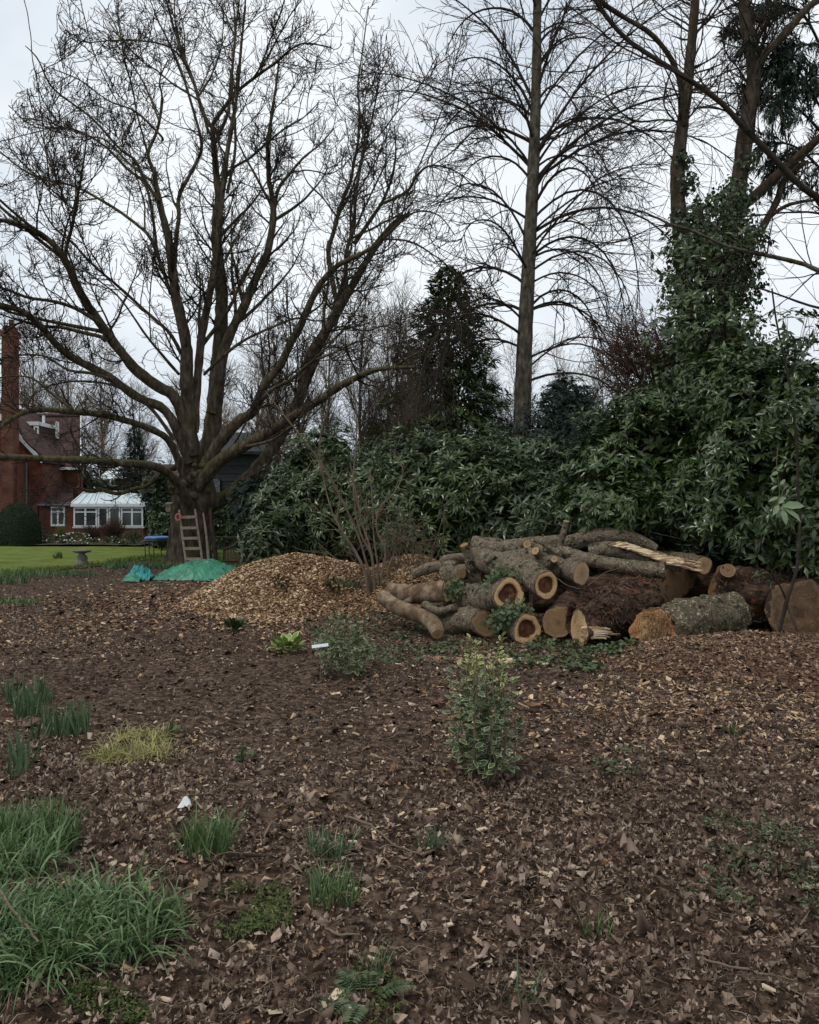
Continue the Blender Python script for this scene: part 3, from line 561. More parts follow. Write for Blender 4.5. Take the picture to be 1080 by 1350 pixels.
for (y0, s, el, ln, dr, az) in [(246,1,.78,6.5,1.2,.1),(240,1,.9,6.5,.8,-.2),(232,1,1.0,6,.8,.3),(200,1,1.05,6,.5,-.2),(190,1,.75,5.5,1.2,.2),(226,-1,1.05,6,.6,0),(232,-1,.9,6,.8,.4),(185,-1,.5,3.5,1.5,0),(300,1,.95,5.5,4.5,.2),(305,1,.5,5,2,-.3),(340,1,.8,5,3,.5),(360,1,.6,4.5,3.5,-.3),(370,-1,.8,4.5,3.5,.2),(318,-1,1.2,4.5,3,-.2),(150,1,1.15,5,.3,0),(140,-1,1.2,5,.3,.2),(410,1,.5,4.5,4,.2),(420,-1,.5,4.5,4,-.1)]:
    bs.append(lime_branch(y0, s, el, ln, dr, az))
bP, bR = np.array([b[0] for b in bs]), np.array([b[1] for b in bs])
for i in range(len(bs)): V, F, a, b = tube1(bP[i], bR[i], 6, .1, 3); MB().add(V, F).build('branch', M['twig'], lime)
p2, r2 = grow(bP, bR, 950, (.12, 1), (.7, 2.4), (.3, .85), .015, .13, 8, .5, .0075, .02, .35)
p3, r3 = grow(p2, r2, 5600, (.1, 1), (.3, .9), (.35, .9), .02, .2, 4, .6, .0052, .01, .2)
crown(lime, M['twig'], [(p2, r2, 4), (p3, r3, 3)])

# --- background bare trees (shared meshes)
def place(o, x, y, rz, s, label): o.location = (x, y, 0); o.rotation_euler = (0, 0, rz); o.scale = (s, s, s); o['label'] = label; return o
G = 'thin bare trees behind the laurels'
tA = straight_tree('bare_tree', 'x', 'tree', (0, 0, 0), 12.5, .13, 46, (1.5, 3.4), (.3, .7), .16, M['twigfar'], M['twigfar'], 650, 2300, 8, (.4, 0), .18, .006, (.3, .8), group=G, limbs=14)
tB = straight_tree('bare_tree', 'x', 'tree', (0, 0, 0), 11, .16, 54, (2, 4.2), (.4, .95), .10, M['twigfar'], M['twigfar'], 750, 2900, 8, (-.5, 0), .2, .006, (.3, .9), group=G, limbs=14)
spots = [('A', 470, 30, 0.4, .78), ('B', 505, 33, 2, .82), ('A', 430, 31, 1.4, .74), ('A', 545, 27, 2.7, .62), ('B', 600, 29, 4.4, .60), ('A', 640, 31, 5.1, .66), ('B', 400, 34, .9, .78), ('A', 370, 37, 3.7, .8),
         ('B', 345, 40, 5.2, .8), ('B', 690, 30, .2, .66), ('A', 740, 28, 2.1, .58), ('B', 785, 31, 3.1, .62), ('A', 830, 29, 4.1, .55), ('A', 520, 29, 5.9, .74), ('B', 570, 36, 3.3, .75)]
labs = ['pale thin bare tree behind the chestnut limbs, tallest of the thicket', 'bare multi-branched tree just left of the dark conifer', 'slender bare tree left of the thicket behind the right chestnut limbs', 'thin pale trunk standing before the conifer left side',
        'bare twiggy tree in front of the dark conifer', 'thin bare tree touching the conifer right edge', 'far bare tree between the leaning chestnut limbs', 'faint bare tree behind the lower right chestnut limb', 'distant bare tree just right of the chestnut trunk',
        'bare tree behind the grey trunk of the tall tree', 'small bare tree above the dark yew bush', 'bare spreading tree between the tall tree and the ivy tree', 'thin bare tree nearest the ivy-clad trunks', 'thin upright tree in the middle of the thicket', 'bare crown rising behind the conifer']
first = {}
for (k, px, D, rz, s), lb in zip(spots, labs):
    src = tA if k == 'A' else tB; o = src if k not in first else copy_tree(src); first[k] = 1; place(o, (px-540)/1080*D, D, rz, s, lb)
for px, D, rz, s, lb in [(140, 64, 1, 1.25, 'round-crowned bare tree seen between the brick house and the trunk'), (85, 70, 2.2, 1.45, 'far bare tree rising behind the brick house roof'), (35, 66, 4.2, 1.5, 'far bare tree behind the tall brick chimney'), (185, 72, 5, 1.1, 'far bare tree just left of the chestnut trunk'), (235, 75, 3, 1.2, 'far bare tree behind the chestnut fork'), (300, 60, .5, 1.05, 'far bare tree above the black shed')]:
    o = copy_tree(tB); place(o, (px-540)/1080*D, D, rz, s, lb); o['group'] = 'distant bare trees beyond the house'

# ------------------------------------------------------------------ evergreen foliage
M['laurel'] = mat('laurel_leaves', [(0, (.026, .044, .012)), (.5, (.060, .092, .026)), (1, (.15, .19, .065))], 3, .30, k=.7, spec=.55, transl=.08)
M['laurelL'] = mat('light_laurel_leaves', [(0, (.14, .20, .09)), (1, (.26, .34, .17))], 8, .4, k=.6, spec=.5, transl=.15)
M['rhodo'] = mat('grey_green_leaves', [(0, (.028, .042, .015)), (.5, (.060, .085, .032)), (1, (.14, .17, .078))], 3, .34, k=.7, spec=.5, transl=.08)
M['ivy'] = mat('ivy_leaves', [(0, (.016, .030, .009)), (.6, (.036, .060, .016)), (1, (.085, .12, .03))], 5, .42, k=.7, spec=.4, transl=.05)
M['ivyG'] = mat('ground_ivy_leaves', [(0, (.03, .045, .015)), (.6, (.065, .095, .034)), (1, (.15, .19, .085))], 5, .5, k=.7, spec=.4, transl=.1)
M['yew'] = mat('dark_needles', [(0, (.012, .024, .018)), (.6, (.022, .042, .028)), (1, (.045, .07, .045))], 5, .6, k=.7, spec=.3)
M['conif'] = mat('conifer_sprays', [(0, (.032, .048, .018)), (.5, (.080, .115, .042)), (1, (.17, .20, .085))], 2, .75, k=.6, spec=.2)
M['cypress'] = mat('cypress_sprays', [(0, (.016, .03, .02)), (1, (.05, .075, .05))], 4, .6, k=.7, spec=.3)
M['topi'] = mat('box_leaves', [(0, (.014, .028, .012)), (1, (.045, .07, .026))], 6, .6, k=.7, spec=.3)
def shell(n, ells, front=.5, rmin=.72, seed=0, gap=.45, gs=1.1):
    ells = np.array(ells, float); vol = ells[:, 3]*ells[:, 5]+ells[:, 3]*ells[:, 4]; k = rng.choice(len(ells), n*2, p=vol/vol.sum()); e = ells[k]
    d = nrm(rng.normal(size=(n*2, 3))); d[:, 1] = np.where(rng.random(n*2) < front, -np.abs(d[:, 1]), d[:, 1]); r = rmin+(1.04-rmin)*U(0, 1, n*2)**.5
    bump_ = 1+.75*(fbm(d*2.6+e[:, :3], 2, seed)-.5); p = e[:, :3]+d*e[:, 3:6]*(r*bump_)[:, None]
    q = (fbm(p*gs, 2, seed+5) > gap*U(.6, 1, n*2)) & (p[:, 2] > .03)
    return p[q][:n], nrm(d[q][:n]/e[q][:n, 3:6])
def whorls(p, d, m, L=(.09, .14), spread=(.9, 1.45), wratio=1., droop=.15):
    n = len(p); pp = np.repeat(p, m, 0); dd = np.repeat(nrm(d+A(0, 0, .55)), m, 0); N = n*m
    az = U(0, 2*np.pi, N); u = nrm(np.cross(dd, A(.3, .2, 1.))); v = np.cross(dd, u); a = U(spread[0], spread[1], N)[:, None]
    ld = dd*np.cos(a)+(u*np.cos(az)[:, None]+v*np.sin(az)[:, None])*np.sin(a)+A(0, 0, -droop); nn = dd+A(0, 0, .3)+rng.normal(0, .25, (N, 3))
    s = U(L[0], L[1], N); pos = pp+rng.normal(0, .012, (N, 3)); return pos, frames(ld, nn), np.stack([s*wratio, s, s], -1)
def bush(name, label, cat, ells, n, m=7, L=(.09, .14), matn='laurel', stems=5, front=.6, gap=.45, seed=0, group=None, tm=None, inner=True, wratio=1., big=0, rmin=.58, base=None, stemmat='twig', gs=1.9):
    e = np.array(ells, float); bx, by = (base if base else (e[:, 0].mean(), e[:, 1].mean())); rt = empty(name, (bx, by, 0), label, cat, group)
    p, d = shell(n, ells, front, rmin, seed, gap, gs); mb = MB(); pos, R, s = whorls(p, d, m, L, wratio=wratio); N = len(pos)
    rn = np.clip(rng.normal(.42, .22, N)+.25*np.repeat(n2(p[:, 0], p[:, 2], .9, 2, 4)-.5, m), 0, 1)
    bigidx = np.argsort(pos[:, 1]-.0*pos[:, 2])[:big*3:3] if big else np.array([], int); keep = np.ones(N, bool); keep[bigidx] = False
    scatter(mb, tm or LEAF4, pos[keep], R[keep], s[keep], rn[keep], smooth=False)
    if inner:
        p2, d2 = shell(int(n*.8), [(x[0], x[1], x[2], x[3]*.72, x[4]*.72, x[5]*.78) for x in ells], .5, .5, seed+3, .2); pos2, R2, s2 = whorls(p2, d2, 4, L); scatter(mb, LEAF2, pos2, R2, s2*A(1.2, 1.2, 1.2), U(0, .6, len(pos2)))  # inner leaves coloured darker: shade of the bush interior put into their tint
    tag(mb.build('foliage', M[matn], rt), kind='stuff')
    if len(bigidx):
        lm = MB().add(*LEAF8, smooth=True).build('leaf', M[matn]); me = lm.data; bpy.data.objects.remove(lm)
        for i in bigidx: inst('leaf', me, pos[i], R[i]*s[i][None, :], 1., rt)
    for i in range(stems):
        k = rng.integers(0, len(e)); tp = e[k, :3]+rng.normal(0, .3, 3)*e[k, 3:6]; b = np.array([bx+U(-.4, .4), by+U(-.3, .3), -.05]); md = (b+tp)/2+rng.normal(0, .15, 3)
        V, F, a, c = tube1(resample([b, md, tp], 12), np.linspace(.03, .008, 12)*U(.7, 1.4), 6, .15, 5); MB().add(V, F).build('stem', M[stemmat], rt)
    # twigs joining the shell to the core
    k = rng.choice(len(p), min(len(p), 260)); c0 = p[k]-d[k]*U(.4, .9, (len(k), 1))-A(0, 0, .35); Pn = np.stack([c0, (c0+p[k])/2+rng.normal(0, .05, (len(k), 3)), p[k]], 1)
    V, F = tubes(Pn, np.broadcast_to(A(.009, .006, .003), (len(k), 3)), 3); tag(MB().add(V, F).build('twigs', M[stemmat], rt), kind='stuff'); return rt
def E(px, py, D, rx, ry, rz): x, y, z = P(px, py, D); return (x, y, z, rx, ry, rz)
# laurel / rhododendron belt, left to right
bush('laurel_bush', 'grey-green laurel at the left end of the belt, beside the black shed', 'shrub', [E(372,690,17.5,.85,.8,1.0), E(352,715,16.8,.5,.5,.6), E(400,650,18,.9,.8,1.2)], 900, 6, (.13, .21), 'rhodo', seed=1, gap=.54, wratio=.8)
bush('laurel_bush', 'broad laurel behind the chip pile and the bare whip shrub', 'shrub', [E(445,665,17.5,1.1,.9,1.25), E(430,620,18,.9,.8,1.0), E(490,670,17,.9,.9,1.2)], 1150, 6, (.13, .21), 'laurel', seed=2, gap=.54, wratio=.85)
bush('laurel_bush', 'domed glossy laurel behind the left half of the log pile', 'shrub', [E(560,650,15.5,1.1,.9,1.15), E(590,630,16,.95,.8,.8), E(540,690,15,.9,.8,.8), E(620,660,14.8,.9,.8,1.2)], 1400, 7, (.12, .20), 'laurel', seed=3, gap=.54, wratio=.9)
bush('laurel_bush', 'laurel with upright shiny rosettes below the tall grey trunk', 'shrub', [E(675,655,14.5,.9,.8,1.05), E(650,632,15,.8,.8,.7), E(715,640,14.5,.9,.8,.85), E(700,680,14.0,.9,.8,.8)], 1200, 7, (.12, .2), 'rhodo', seed=4, gap=.54, wratio=.9)
bush('yew_bush', 'blackish green yew between the tall trunk and the right laurels', 'shrub', [E(735,575,16.5,.75,.9,1.1), E(748,530,16.8,.6,.7,.5), E(715,610,16,.9,.8,.9), E(775,600,15.6,.9,.8,1.2)], 2100, 9, (.06, .11), 'yew', seed=5, tm=LEAF2, gap=.52, wratio=.7)
bush('laurel_tree', 'wide laurel mass spreading behind the right half of the log pile', 'shrub', [E(830,620,13,1.1,.9,1.0), E(790,625,13.2,.8,.8,.6), E(880,580,13,1.1,.9,.8), E(850,548,13.4,.9,.8,.45), E(930,640,12.5,1.0,.9,1.1), E(800,665,12.6,.9,.8,.5)], 2100, 7, (.115, .175), 'laurel', seed=6, gap=.60, big=150, base=(3.6, 13.2))
bush('laurel_tree', 'tall dark laurel closing the right edge above the tan stump', 'shrub', [E(1010,600,11.5,.95,.8,1.3), E(1060,545,11.2,.9,.8,.9), E(975,520,12,.9,.8,.75), E(1090,650,10.8,.8,.8,1.1), E(1000,690,11.6,.9,.7,.5), E(1150,590,11,.9,.8,1.3)], 2000, 7, (.115, .18), 'laurel', seed=7, gap=.62, big=150, base=(5.6, 11.6))
# dark understorey right behind the belt so no daylight shows low down
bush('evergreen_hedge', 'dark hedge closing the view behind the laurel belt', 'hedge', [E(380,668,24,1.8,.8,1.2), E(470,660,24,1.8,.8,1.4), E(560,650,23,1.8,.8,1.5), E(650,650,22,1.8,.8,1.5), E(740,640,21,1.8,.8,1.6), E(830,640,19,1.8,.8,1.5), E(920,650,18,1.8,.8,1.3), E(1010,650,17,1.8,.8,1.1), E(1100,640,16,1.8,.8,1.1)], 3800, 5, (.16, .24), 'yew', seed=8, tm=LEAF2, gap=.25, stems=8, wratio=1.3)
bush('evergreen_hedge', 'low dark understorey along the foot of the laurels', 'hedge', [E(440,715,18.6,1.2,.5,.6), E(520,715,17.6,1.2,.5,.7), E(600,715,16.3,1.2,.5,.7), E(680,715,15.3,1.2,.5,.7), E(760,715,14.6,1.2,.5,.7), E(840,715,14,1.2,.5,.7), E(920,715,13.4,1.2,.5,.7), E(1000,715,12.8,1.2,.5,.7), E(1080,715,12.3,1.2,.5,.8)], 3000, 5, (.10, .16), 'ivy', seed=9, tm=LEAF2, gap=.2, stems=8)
# conifer
def conifer(name, label, base, h, r, n, matn, sl=(.25, .5)):
    rt = empty(name, base, label, 'conifer'); b = np.array(base, float)
    V, F, a, c = tube1(b+np.stack([np.zeros(14), np.zeros(14), np.linspace(-.1, h*.96, 14)], -1), np.linspace(.22, .03, 14), 8); MB().add(V, F).build('trunk', M['bark'], rt)
    t = U(0, 1, n)**.75; az = U(0, 2*np.pi, n); layer = .80+.28*np.sin(t*h*4.5+2*np.sin(az*3)); prof = np.minimum(1.15*(t)**.62+.05, 1.0-.12*(t > .8)); bump_ = 1+.6*(fbm(np.stack([np.cos(az)*1.6, np.sin(az)*1.6, t*h*.7], -1), 2, 3)-.5)
    rr = r*prof*layer*bump_*U(.55, 1.02, n)**.6; p = b+np.stack([rr*np.cos(az), rr*np.sin(az), h*(1-t)], -1)
    o = np.stack([np.cos(az), np.sin(az), np.zeros(n)], -1); d = nrm(o+A(0, 0, .35)+rng.normal(0, .45, (n, 3))-A(0, 0, .6)*t[:, None]); K = 3; ln = U(sl[0], sl[1], n)[:, None]*(.45+.7*t[:, None]); pts = [p-d*ln*.5]
    for k in range(K-1): d = nrm(d+A(0, 0, -.22)+rng.normal(0, .12, (n, 3))); pts.append(pts[-1]+d*ln/(K-1))
    mb = MB(); ribbons(mb, np.stack(pts, 1), A(.016, .04, .003)[None]*U(.6, 1.3, (n, 1)), rnd=U(0, 1, n)); tag(mb.build('foliage', M[matn], rt), kind='stuff')
    k = 120; az = U(0, 6.28, k); z = U(.1, .85, k)*h; e = np.stack([np.cos(az), np.sin(az), U(-.1, .25, k)], -1)*(r*(1-z/h)*.95+.1)[:, None]; s0 = b+np.stack([z*0, z*0, z], -1)
    V, F = tubes(np.stack([s0, s0+e*.5+A(0, 0, .1), s0+e], 1), np.broadcast_to(A(.03, .02, .008), (k, 3)), 4); tag(MB().add(V, F).build('branches', M['twig'], rt), kind='stuff'); return rt
conifer('conifer_tree', 'dark broad conical conifer in the middle distance behind bare branches', (P(578, 0, 29)[0]+.35, 29, 0), 10.3, 3.05, 29000, 'conif')
conifer('conifer_tree', 'dark conifer behind the horizontal chestnut limb, left of the trunk', (P(178, 0, 54)[0], 54, 0), 7.4, 1.6, 7000, 'yew', (.3, .6))
conifer('conifer_tree', 'small dark conifer low between the thin trunks left of the big conifer', (P(490, 0, 34)[0], 34, 0), 5.6, 1.3, 5000, 'yew', (.3, .5))
# --- ivy-clad trees on the right
ivt = empty('ivy_clad_tree', (P(905, 0, 15)[0], 15, 0), 'dark double-trunked tree wrapped in ivy on the right', 'tree')
IL = [([(925,700),(918,560),(908,450),(900,330),(893,250),(895,208),(899,172),(905,125),(910,83),(914,40),(917,0),(922,-60)], 34,12, 15,15.2, 'barkR'),
      ([(903,165),(902,135),(896,104),(883,75),(858,44),(822,22),(790,0),(760,-30)], 11,7, 15,14.2, 'barkR'),
      ([(940,700),(945,560),(955,400),(968,290),(980,200),(987,150),(993,115),(994,83),(988,50),(983,20),(980,-50)], 34,20, 15.6,15.8, 'barkR'),
      ([(992,95),(1010,70),(1035,45),(1060,15),(1085,-5)], 14,12, 15.7,16.2, 'barkR'),
      ([(950,330),(974,280),(1005,250),(1035,222),(1060,200),(1085,178)], 20,13, 15.4,14.8, 'barkR'),
      ([(1000,310),(1012,288),(1026,262),(1032,240),(1060,215)], 14,8, 15.2,15.2, 'barkR'),
      ([(886,90),(878,115),(876,140),(890,160)], 3,3, 14.9,15, 'twig'), ([(893,160),(870,158),(840,160),(815,145),(795,118)], 4,1.5, 15,14.4, 'twig'),
      ([(985,165),(965,150),(940,142),(915,143)], 4,2, 15.6,15, 'twig'), ([(1010,290),(1040,270),(1085,262)], 7,5, 15.2,15, 'barkR')]
ip, ir = [], []
for pts, w0, w1, D0, D1, m in IL: Q, R = limb_curve(pts, w0, w1, D0, D1); ip.append(Q); ir.append(R); make_limb(ivt, Q, R, M[m], 12, .16, 'trunk' if w0 > 30 else 'limb', ra=.012)
ip, ir = np.array(ip), np.array(ir); p2, r2 = grow(ip[[0,1,2,3,4,5,7,9]], ir[[0,1,2,3,4,5,7,9]], 130, (.5, 1), (.8, 2.6), (.5, 1.2), .05, .15, 9, .3, .006, .02); p3, r3 = grow(p2, r2, 800, (.1, 1), (.25, .8), (.4, 1), .03, .2, 5, .6, .004, .009)
crown(ivt, M['twig'], [(p2, r2, 4), (p3, r3, 3)])
# ivy
n = 12500; ivc = np.array([P(905,240,15)+(.22,), P(908,290,14.9)+(.36,), P(915,335,14.8)+(.50,), P(935,290,14.8)+(.42,), P(965,265,15)+(.42,), P(975,310,14.9)+(.42,), P(900,380,14.7)+(.42,), P(935,370,14.6)+(.55,), P(970,380,14.6)+(.52,), P(900,210,15)+(.16,), P(925,440,14.5)+(.6,), P(965,460,14.5)+(.7,), P(905,500,14.5)+(.7,), P(982,215,15.6)+(.2,), P(950,335,14.7)+(.55,)])
wv = ivc[:, 3]**2; k = rng.choice(len(ivc), n, p=wv/wv.sum()); d = nrm(rng.normal(size=(n, 3))); p = ivc[k, :3]+d*(ivc[k, 3]*U(.5, 1.12, n)*(.8+.4*fbm(d*3+ivc[k, :3], 2)))[:, None]; q = fbm(p*2.5, 2, 9) > .36; p, d = p[q], d[q]; n = len(p)
mb = MB(); scatter(mb, IVY, p, frames(d*.3+A(0, 0, -1)+rng.normal(0, .45, (n, 3)), d+A(0, 0, .3)+rng.normal(0, .35, (n, 3))), U(.045, .09, n), U(0, 1, n)); tag(mb.build('ivy', M['ivy'], ivt), kind='stuff')
# large laurel leaves in front of the ivy
bush('laurel_sapling', 'loose large-leaved laurel branches hanging before the ivy-clad trunk', 'shrub', [E(930,340,12.6,.75,.5,.42), E(915,400,12.6,.6,.5,.5), E(980,330,12.4,.6,.4,.35), E(940,440,12.5,.9,.6,.5), E(1030,440,12,.6,.5,.3)], 330, 6, (.11, .18), 'laurel', seed=14, gap=.5, inner=False, base=(4.6, 12.6), wratio=1.15)
# drooping cypress
cyp = empty('cypress_tree', (P(1090, 0, 17)[0], 17, 0), 'weeping blue-green cypress with hanging sprays at the top right corner', 'conifer')
Q, R = limb_curve([(1130,690),(1120,400),(1100,150),(1085,-40)], 26, 16, 17, 17); make_limb(cyp, Q, R, M['barkR'], 12, .1, 'trunk')
CL = [([(1100,150),(1060,90),(1020,60),(975,55)],6,2,17,16), ([(1105,200),(1060,150),(1020,130),(975,120)],6,2,17,16), ([(1105,120),(1060,20),(1010,10),(960,30)],6,2,17,16.4), ([(1110,260),(1070,210),(1040,190),(1005,190)],6,2,17,16), ([(1110,330),(1080,270),(1050,240),(1020,225)],6,2,17,16.4), ([(1095,60),(1060,60),(1035,85),(1015,110)],5,2,17,15.6), ([(1100,180),(1070,120),(1050,110),(1030,140)],5,2,17,15.4)]
cp, crr = [], []
for pts, w0, w1, D0, D1 in CL: Q, R = limb_curve(pts, w0, w1, D0, D1); cp.append(Q); crr.append(R); make_limb(cyp, Q, R, M['twig'], 6, .1)
p2, r2 = grow(np.array(cp), np.array(crr), 260, (.25, 1), (.5, 1.2), (.4, 1.2), -.12, .12, 7, .5, .004, .01); crown(cyp, M['twig'], [(p2, r2, 3)])
p3, r3 = grow(p2, r2, 9500, (.1, 1), (.18, .45), (.2, .9), -.25, .14, 5, .5, .003, .004)
mb = MB(); ribbons(mb, p3, np.broadcast_to(A(.004, .010, .011, .007, .001), (9500, 5)), rnd=U(0, 1, 9500)); tag(mb.build('foliage', M['cypress'], cyp), kind='stuff')
# near tree outside the right edge whose boughs cross the picture
nt_ = empty('overhanging_tree', (5.9, 9.4, 0), 'tree at the right edge whose long bare boughs sweep across the top right', 'tree')
Q, R = limb_curve([(1235,860),(1225,600),(1200,420),(1150,300),(1110,275)], 34, 18, 9.4, 9.4); make_limb(nt_, Q, R, M['barkG'], 14, .1, 'trunk')
NL = [([(1120,285),(1080,261),(1058,247),(1030,219),(1002,189),(974,161),(952,136),(913,108),(874,83),(830,55),(802,25),(785,0),(770,-30)], 12,7, 9.4,9.0, 'twig'),
      ([(1200,420),(1130,375),(1080,357),(1058,347),(1010,336),(980,330),(952,322),(910,303),(886,297),(850,280),(820,272)], 10,2.5, 9.4,9.2, 'barkG'),
      ([(915,108),(900,125),(870,80),(835,62),(800,40),(770,15),(750,-10)][0:1]+[(880,90),(835,70),(805,52),(780,30),(745,5)], 4,2, 9.1,8.8, 'twig'),
      ([(1002,189),(985,165),(965,140),(930,125),(900,118)],3,1.5,9.3,9.5,'twig'), ([(830,55),(800,80),(760,95),(700,90),(640,70)],3,1.2,9.0,9.3,'twig'),
      ([(886,297),(860,300),(820,318),(780,320),(730,330)],2.5,1,9.2,9,'twig'), ([(1210,400),(1150,330),(1090,285),(1040,280),(980,285),(900,280)],6,1.5,9.5,9.7,'twig'), ([(1210,480),(1120,420),(1060,400),(1000,380),(930,370)],6,1.5,9.3,9.3,'twig')]
npp, nr = [], []
for pts, w0, w1, D0, D1, m in NL: Q, R = limb_curve(pts, w0, w1, D0, D1, wig=.01); npp.append(Q); nr.append(R); make_limb(nt_, Q, R, M[m], 10, .12, 'bough', ra=.003)
p2, r2 = grow(np.array(npp), np.array(nr), 110, (.15, 1), (.4, 1.6), (.4, 1.1), 0, .09, 9, .35, .0028, .009); p3, r3 = grow(p2, r2, 380, (.1, 1), (.15, .5), (.4, 1), .03, .15, 5, .6, .002, .004)
crown(nt_, M['twig'], [(p2, r2, 4), (p3, r3, 3)])
# red-brown twiggy bush in the air behind the laurels
rb = empty('thorn_bush', (P(860, 0, 16)[0], 16, 0), 'dense red-brown tangle of bare twigs above the laurels at right', 'shrub')
st = np.array([resample([(P(870, 0, 16)[0]+U(-.4, .4), 16+U(-.4, .4), 0), P(870+U(-30, 30), 560, 16), P(875+U(-95, 100), 455+U(-30, 26), 16+U(-.7, .7))], 10) for i in range(16)])
p2, r2 = grow(st, np.broadcast_to(np.linspace(.04, .012, 10), (16, 10)), 300, (.6, 1), (.5, 1.5), (.5, 1.5), .0, .2, 7, .5, .006, .012); p3, r3 = grow(p2, r2, 4200, (.1, 1), (.15, .5), (.4, 1.2), .0, .3, 4, .6, .0042, .007)
for i in range(16): V, F, a, b = tube1(st[i], np.linspace(.04, .012, 10), 6); MB().add(V, F).build('stem', M['twigred'], rb)
crown(rb, M['twigred'], [(p2, r2, 4), (p3, r3, 3)], 'twigs')
# small tree stem in front of the tan stump
sm = empty('laurel_sapling', (P(1025, 0, 9.5)[0], 9.5, 0), 'thin forked laurel stem rising in front of the tan stump at the right edge', 'sapling')
for pts, w0, w1 in [([(1024,846),(1033,810),(1038,790),(1048,760),(1052,740),(1055,690),(1052,640),(1050,580),(1040,500),(1025,430),(1018,380)], 7.5,3), ([(1038,795),(1030,775),(1015,750),(1005,725)],4,1.5), ([(1036,795),(1045,815),(1055,845)],5,4), ([(1050,590),(1030,560),(1000,530),(975,515)],3,1.5)]:
    Q, R = limb_curve(pts, w0, w1, 9.5, 9.2, wig=.01); make_limb(sm, Q, R, M['twig'], 9, .1, 'stem')
p, d = shell(120, [E(1035,440,9.4,.45,.4,.4), E(990,500,9.4,.4,.3,.3), E(1060,520,9.3,.4,.3,.5), E(1012,762,9.5,.16,.12,.1)], .5, .4, 3, .1); pos, R, s = whorls(p, d, 6, (.08, .13)); lm = MB().add(*LEAF8, smooth=True).build('leaf', M['laurel']); me = lm.data; bpy.data.objects.remove(lm)
for i in range(0, len(pos), 2)[:290] if False else list(range(0, len(pos), 2))[:290]: inst('leaf', me, pos[i], R[i]*s[i][None, :], 1., sm)
sp = empty('leafy_sprig', P(1026, 615, 7.5), 'single pale green laurel sprig hanging in front of the dark shrubs at right', 'sprig')
Q, R = limb_curve([(1026,590),(1024,615),(1028,645),(1026,662),(1030,670)], 1.6,1, 7.5,7.5, 12, .005); make_limb(sp, Q, R, M['twigtan'], 5, 0, 'stem')
lm = MB().add(*LEAF8, smooth=True).build('leaf', M['laurelL']); me = lm.data; bpy.data.objects.remove(lm)
for bx, by, tx, ty, l in [(1030,668,1060,666,.2),(1032,669,1056,686,.2),(1031,671,1037,690,.15),(1028,670,1024,682,.12),(1027,665,1020,678,.13),(1026,662,1036,655,.1),(1027,655,1015,660,.1),(1026,640,1017,645,.1),(1028,640,1035,632,.09),(1026,622,1018,626,.1),(1025,620,1032,612,.09),(1028,668,1040,676,.12)]:
    a = np.array(P(bx, by, 7.5)); b = np.array(P(tx, ty, 7.5-U(-.05, .08))); dd = b-a; inst('leaf', me, a, frames(dd[None], (A(0, -1, .6)+rng.normal(0, .2, 3))[None])[0]*np.linalg.norm(dd), 1.1, sp)
# ------------------------------------------------------------------ low plants
M['strap'] = mat('strap_leaves', [(0, (.045, .088, .026)), (.6, (.10, .17, .056)), (1, (.25, .34, .16))], 6, .45, k=.8, spec=.45, transl=.2)
M['daff'] = mat('daffodil_leaves', [(0, (.045, .085, .036)), (1, (.14, .21, .10))], 6, .45, k=.8, spec=.4, transl=.15)
M['sedge'] = mat('yellow_sedge', [(0, (.17, .17, .05)), (.5, (.34, .31, .11)), (1, (.50, .45, .20))], 6, .5, k=.8, transl=.2)
M['deadgrass'] = mat('straw', [(0, (.20, .15, .09)), (1, (.38, .31, .2))], 6, .7, k=.8)
M['moss'] = mat('moss_fronds', [(0, (.035, .05, .012)), (1, (.10, .13, .035))], 6, .8, k=.8)
def gw(px, py): return gpt(px, py)
def clump(name, label, cat, px, py, rx, ry, n, L, lean, droop, wd, m, K=7, group=None, kind='stuff', dead=0):
    x, y = gw(px, py); mb = MB(); Pn, W = blades(n, x, y, rx, ry, L, lean, droop, wd, K); mats_ = [M[m], M['deadgrass']]
    ribbons(mb, Pn, W, 0, U(0, 1, n))
    if dead: Pn, W = blades(dead, x, y, rx, ry, L, lean*1.6, droop*1.5, wd*.8, K); ribbons(mb, Pn, W, 1, U(0, 1, dead))
    z = float(H(x, y)); rt = empty(name, (x, y, z), label, cat, group); tag(mb.build('leaves', mats_, rt), kind='stuff'); return rt
clump('bluebell_clump', 'big sprawling clump of glossy strap leaves filling the lower left corner', 'plant', 85, 1240, .37, .27, 1300, (.12, .27), 1.0, 1.6, .0050, 'strap', 8, dead=70)
clump('bluebell_clump', 'strap leaf clump at the bottom left edge, lowest of the green clumps', 'plant', 20, 1285, .22, .12, 330, (.12, .25), 1.0, 1.6, .005, 'strap', 8, dead=10)
clump('bluebell_clump', 'upright bright green grassy clump at the left edge above the big one', 'plant', 48, 1125, .19, .14, 520, (.12, .24), .4, .7, .0042, 'strap', 7)
clump('bluebell_clump', 'strap leaf clump linking the two larger ones at the left edge', 'plant', 15, 1165, .2, .16, 300, (.12, .25), .7, 1.2, .0048, 'strap', 7, dead=8)
clump('bluebell_clump', 'thin outlying strap leaves at the right end of the big green clump', 'plant', 222, 1222, .07, .05, 34, (.14, .26), .5, .7, .005, 'strap', 7, dead=8)
clump('grass_tuft', 'green grass tuft below the white paper scrap', 'plant', 272, 1132, .13, .1, 210, (.13, .24), .35, .55, .0036, 'strap', 7, dead=14)
clump('grass_tuft', 'tuft of dark grass in the mid foreground, right of the dead stems', 'plant', 440, 1190, .1, .08, 150, (.08, .18), .4, .6, .0028, 'strap', 6, dead=20)
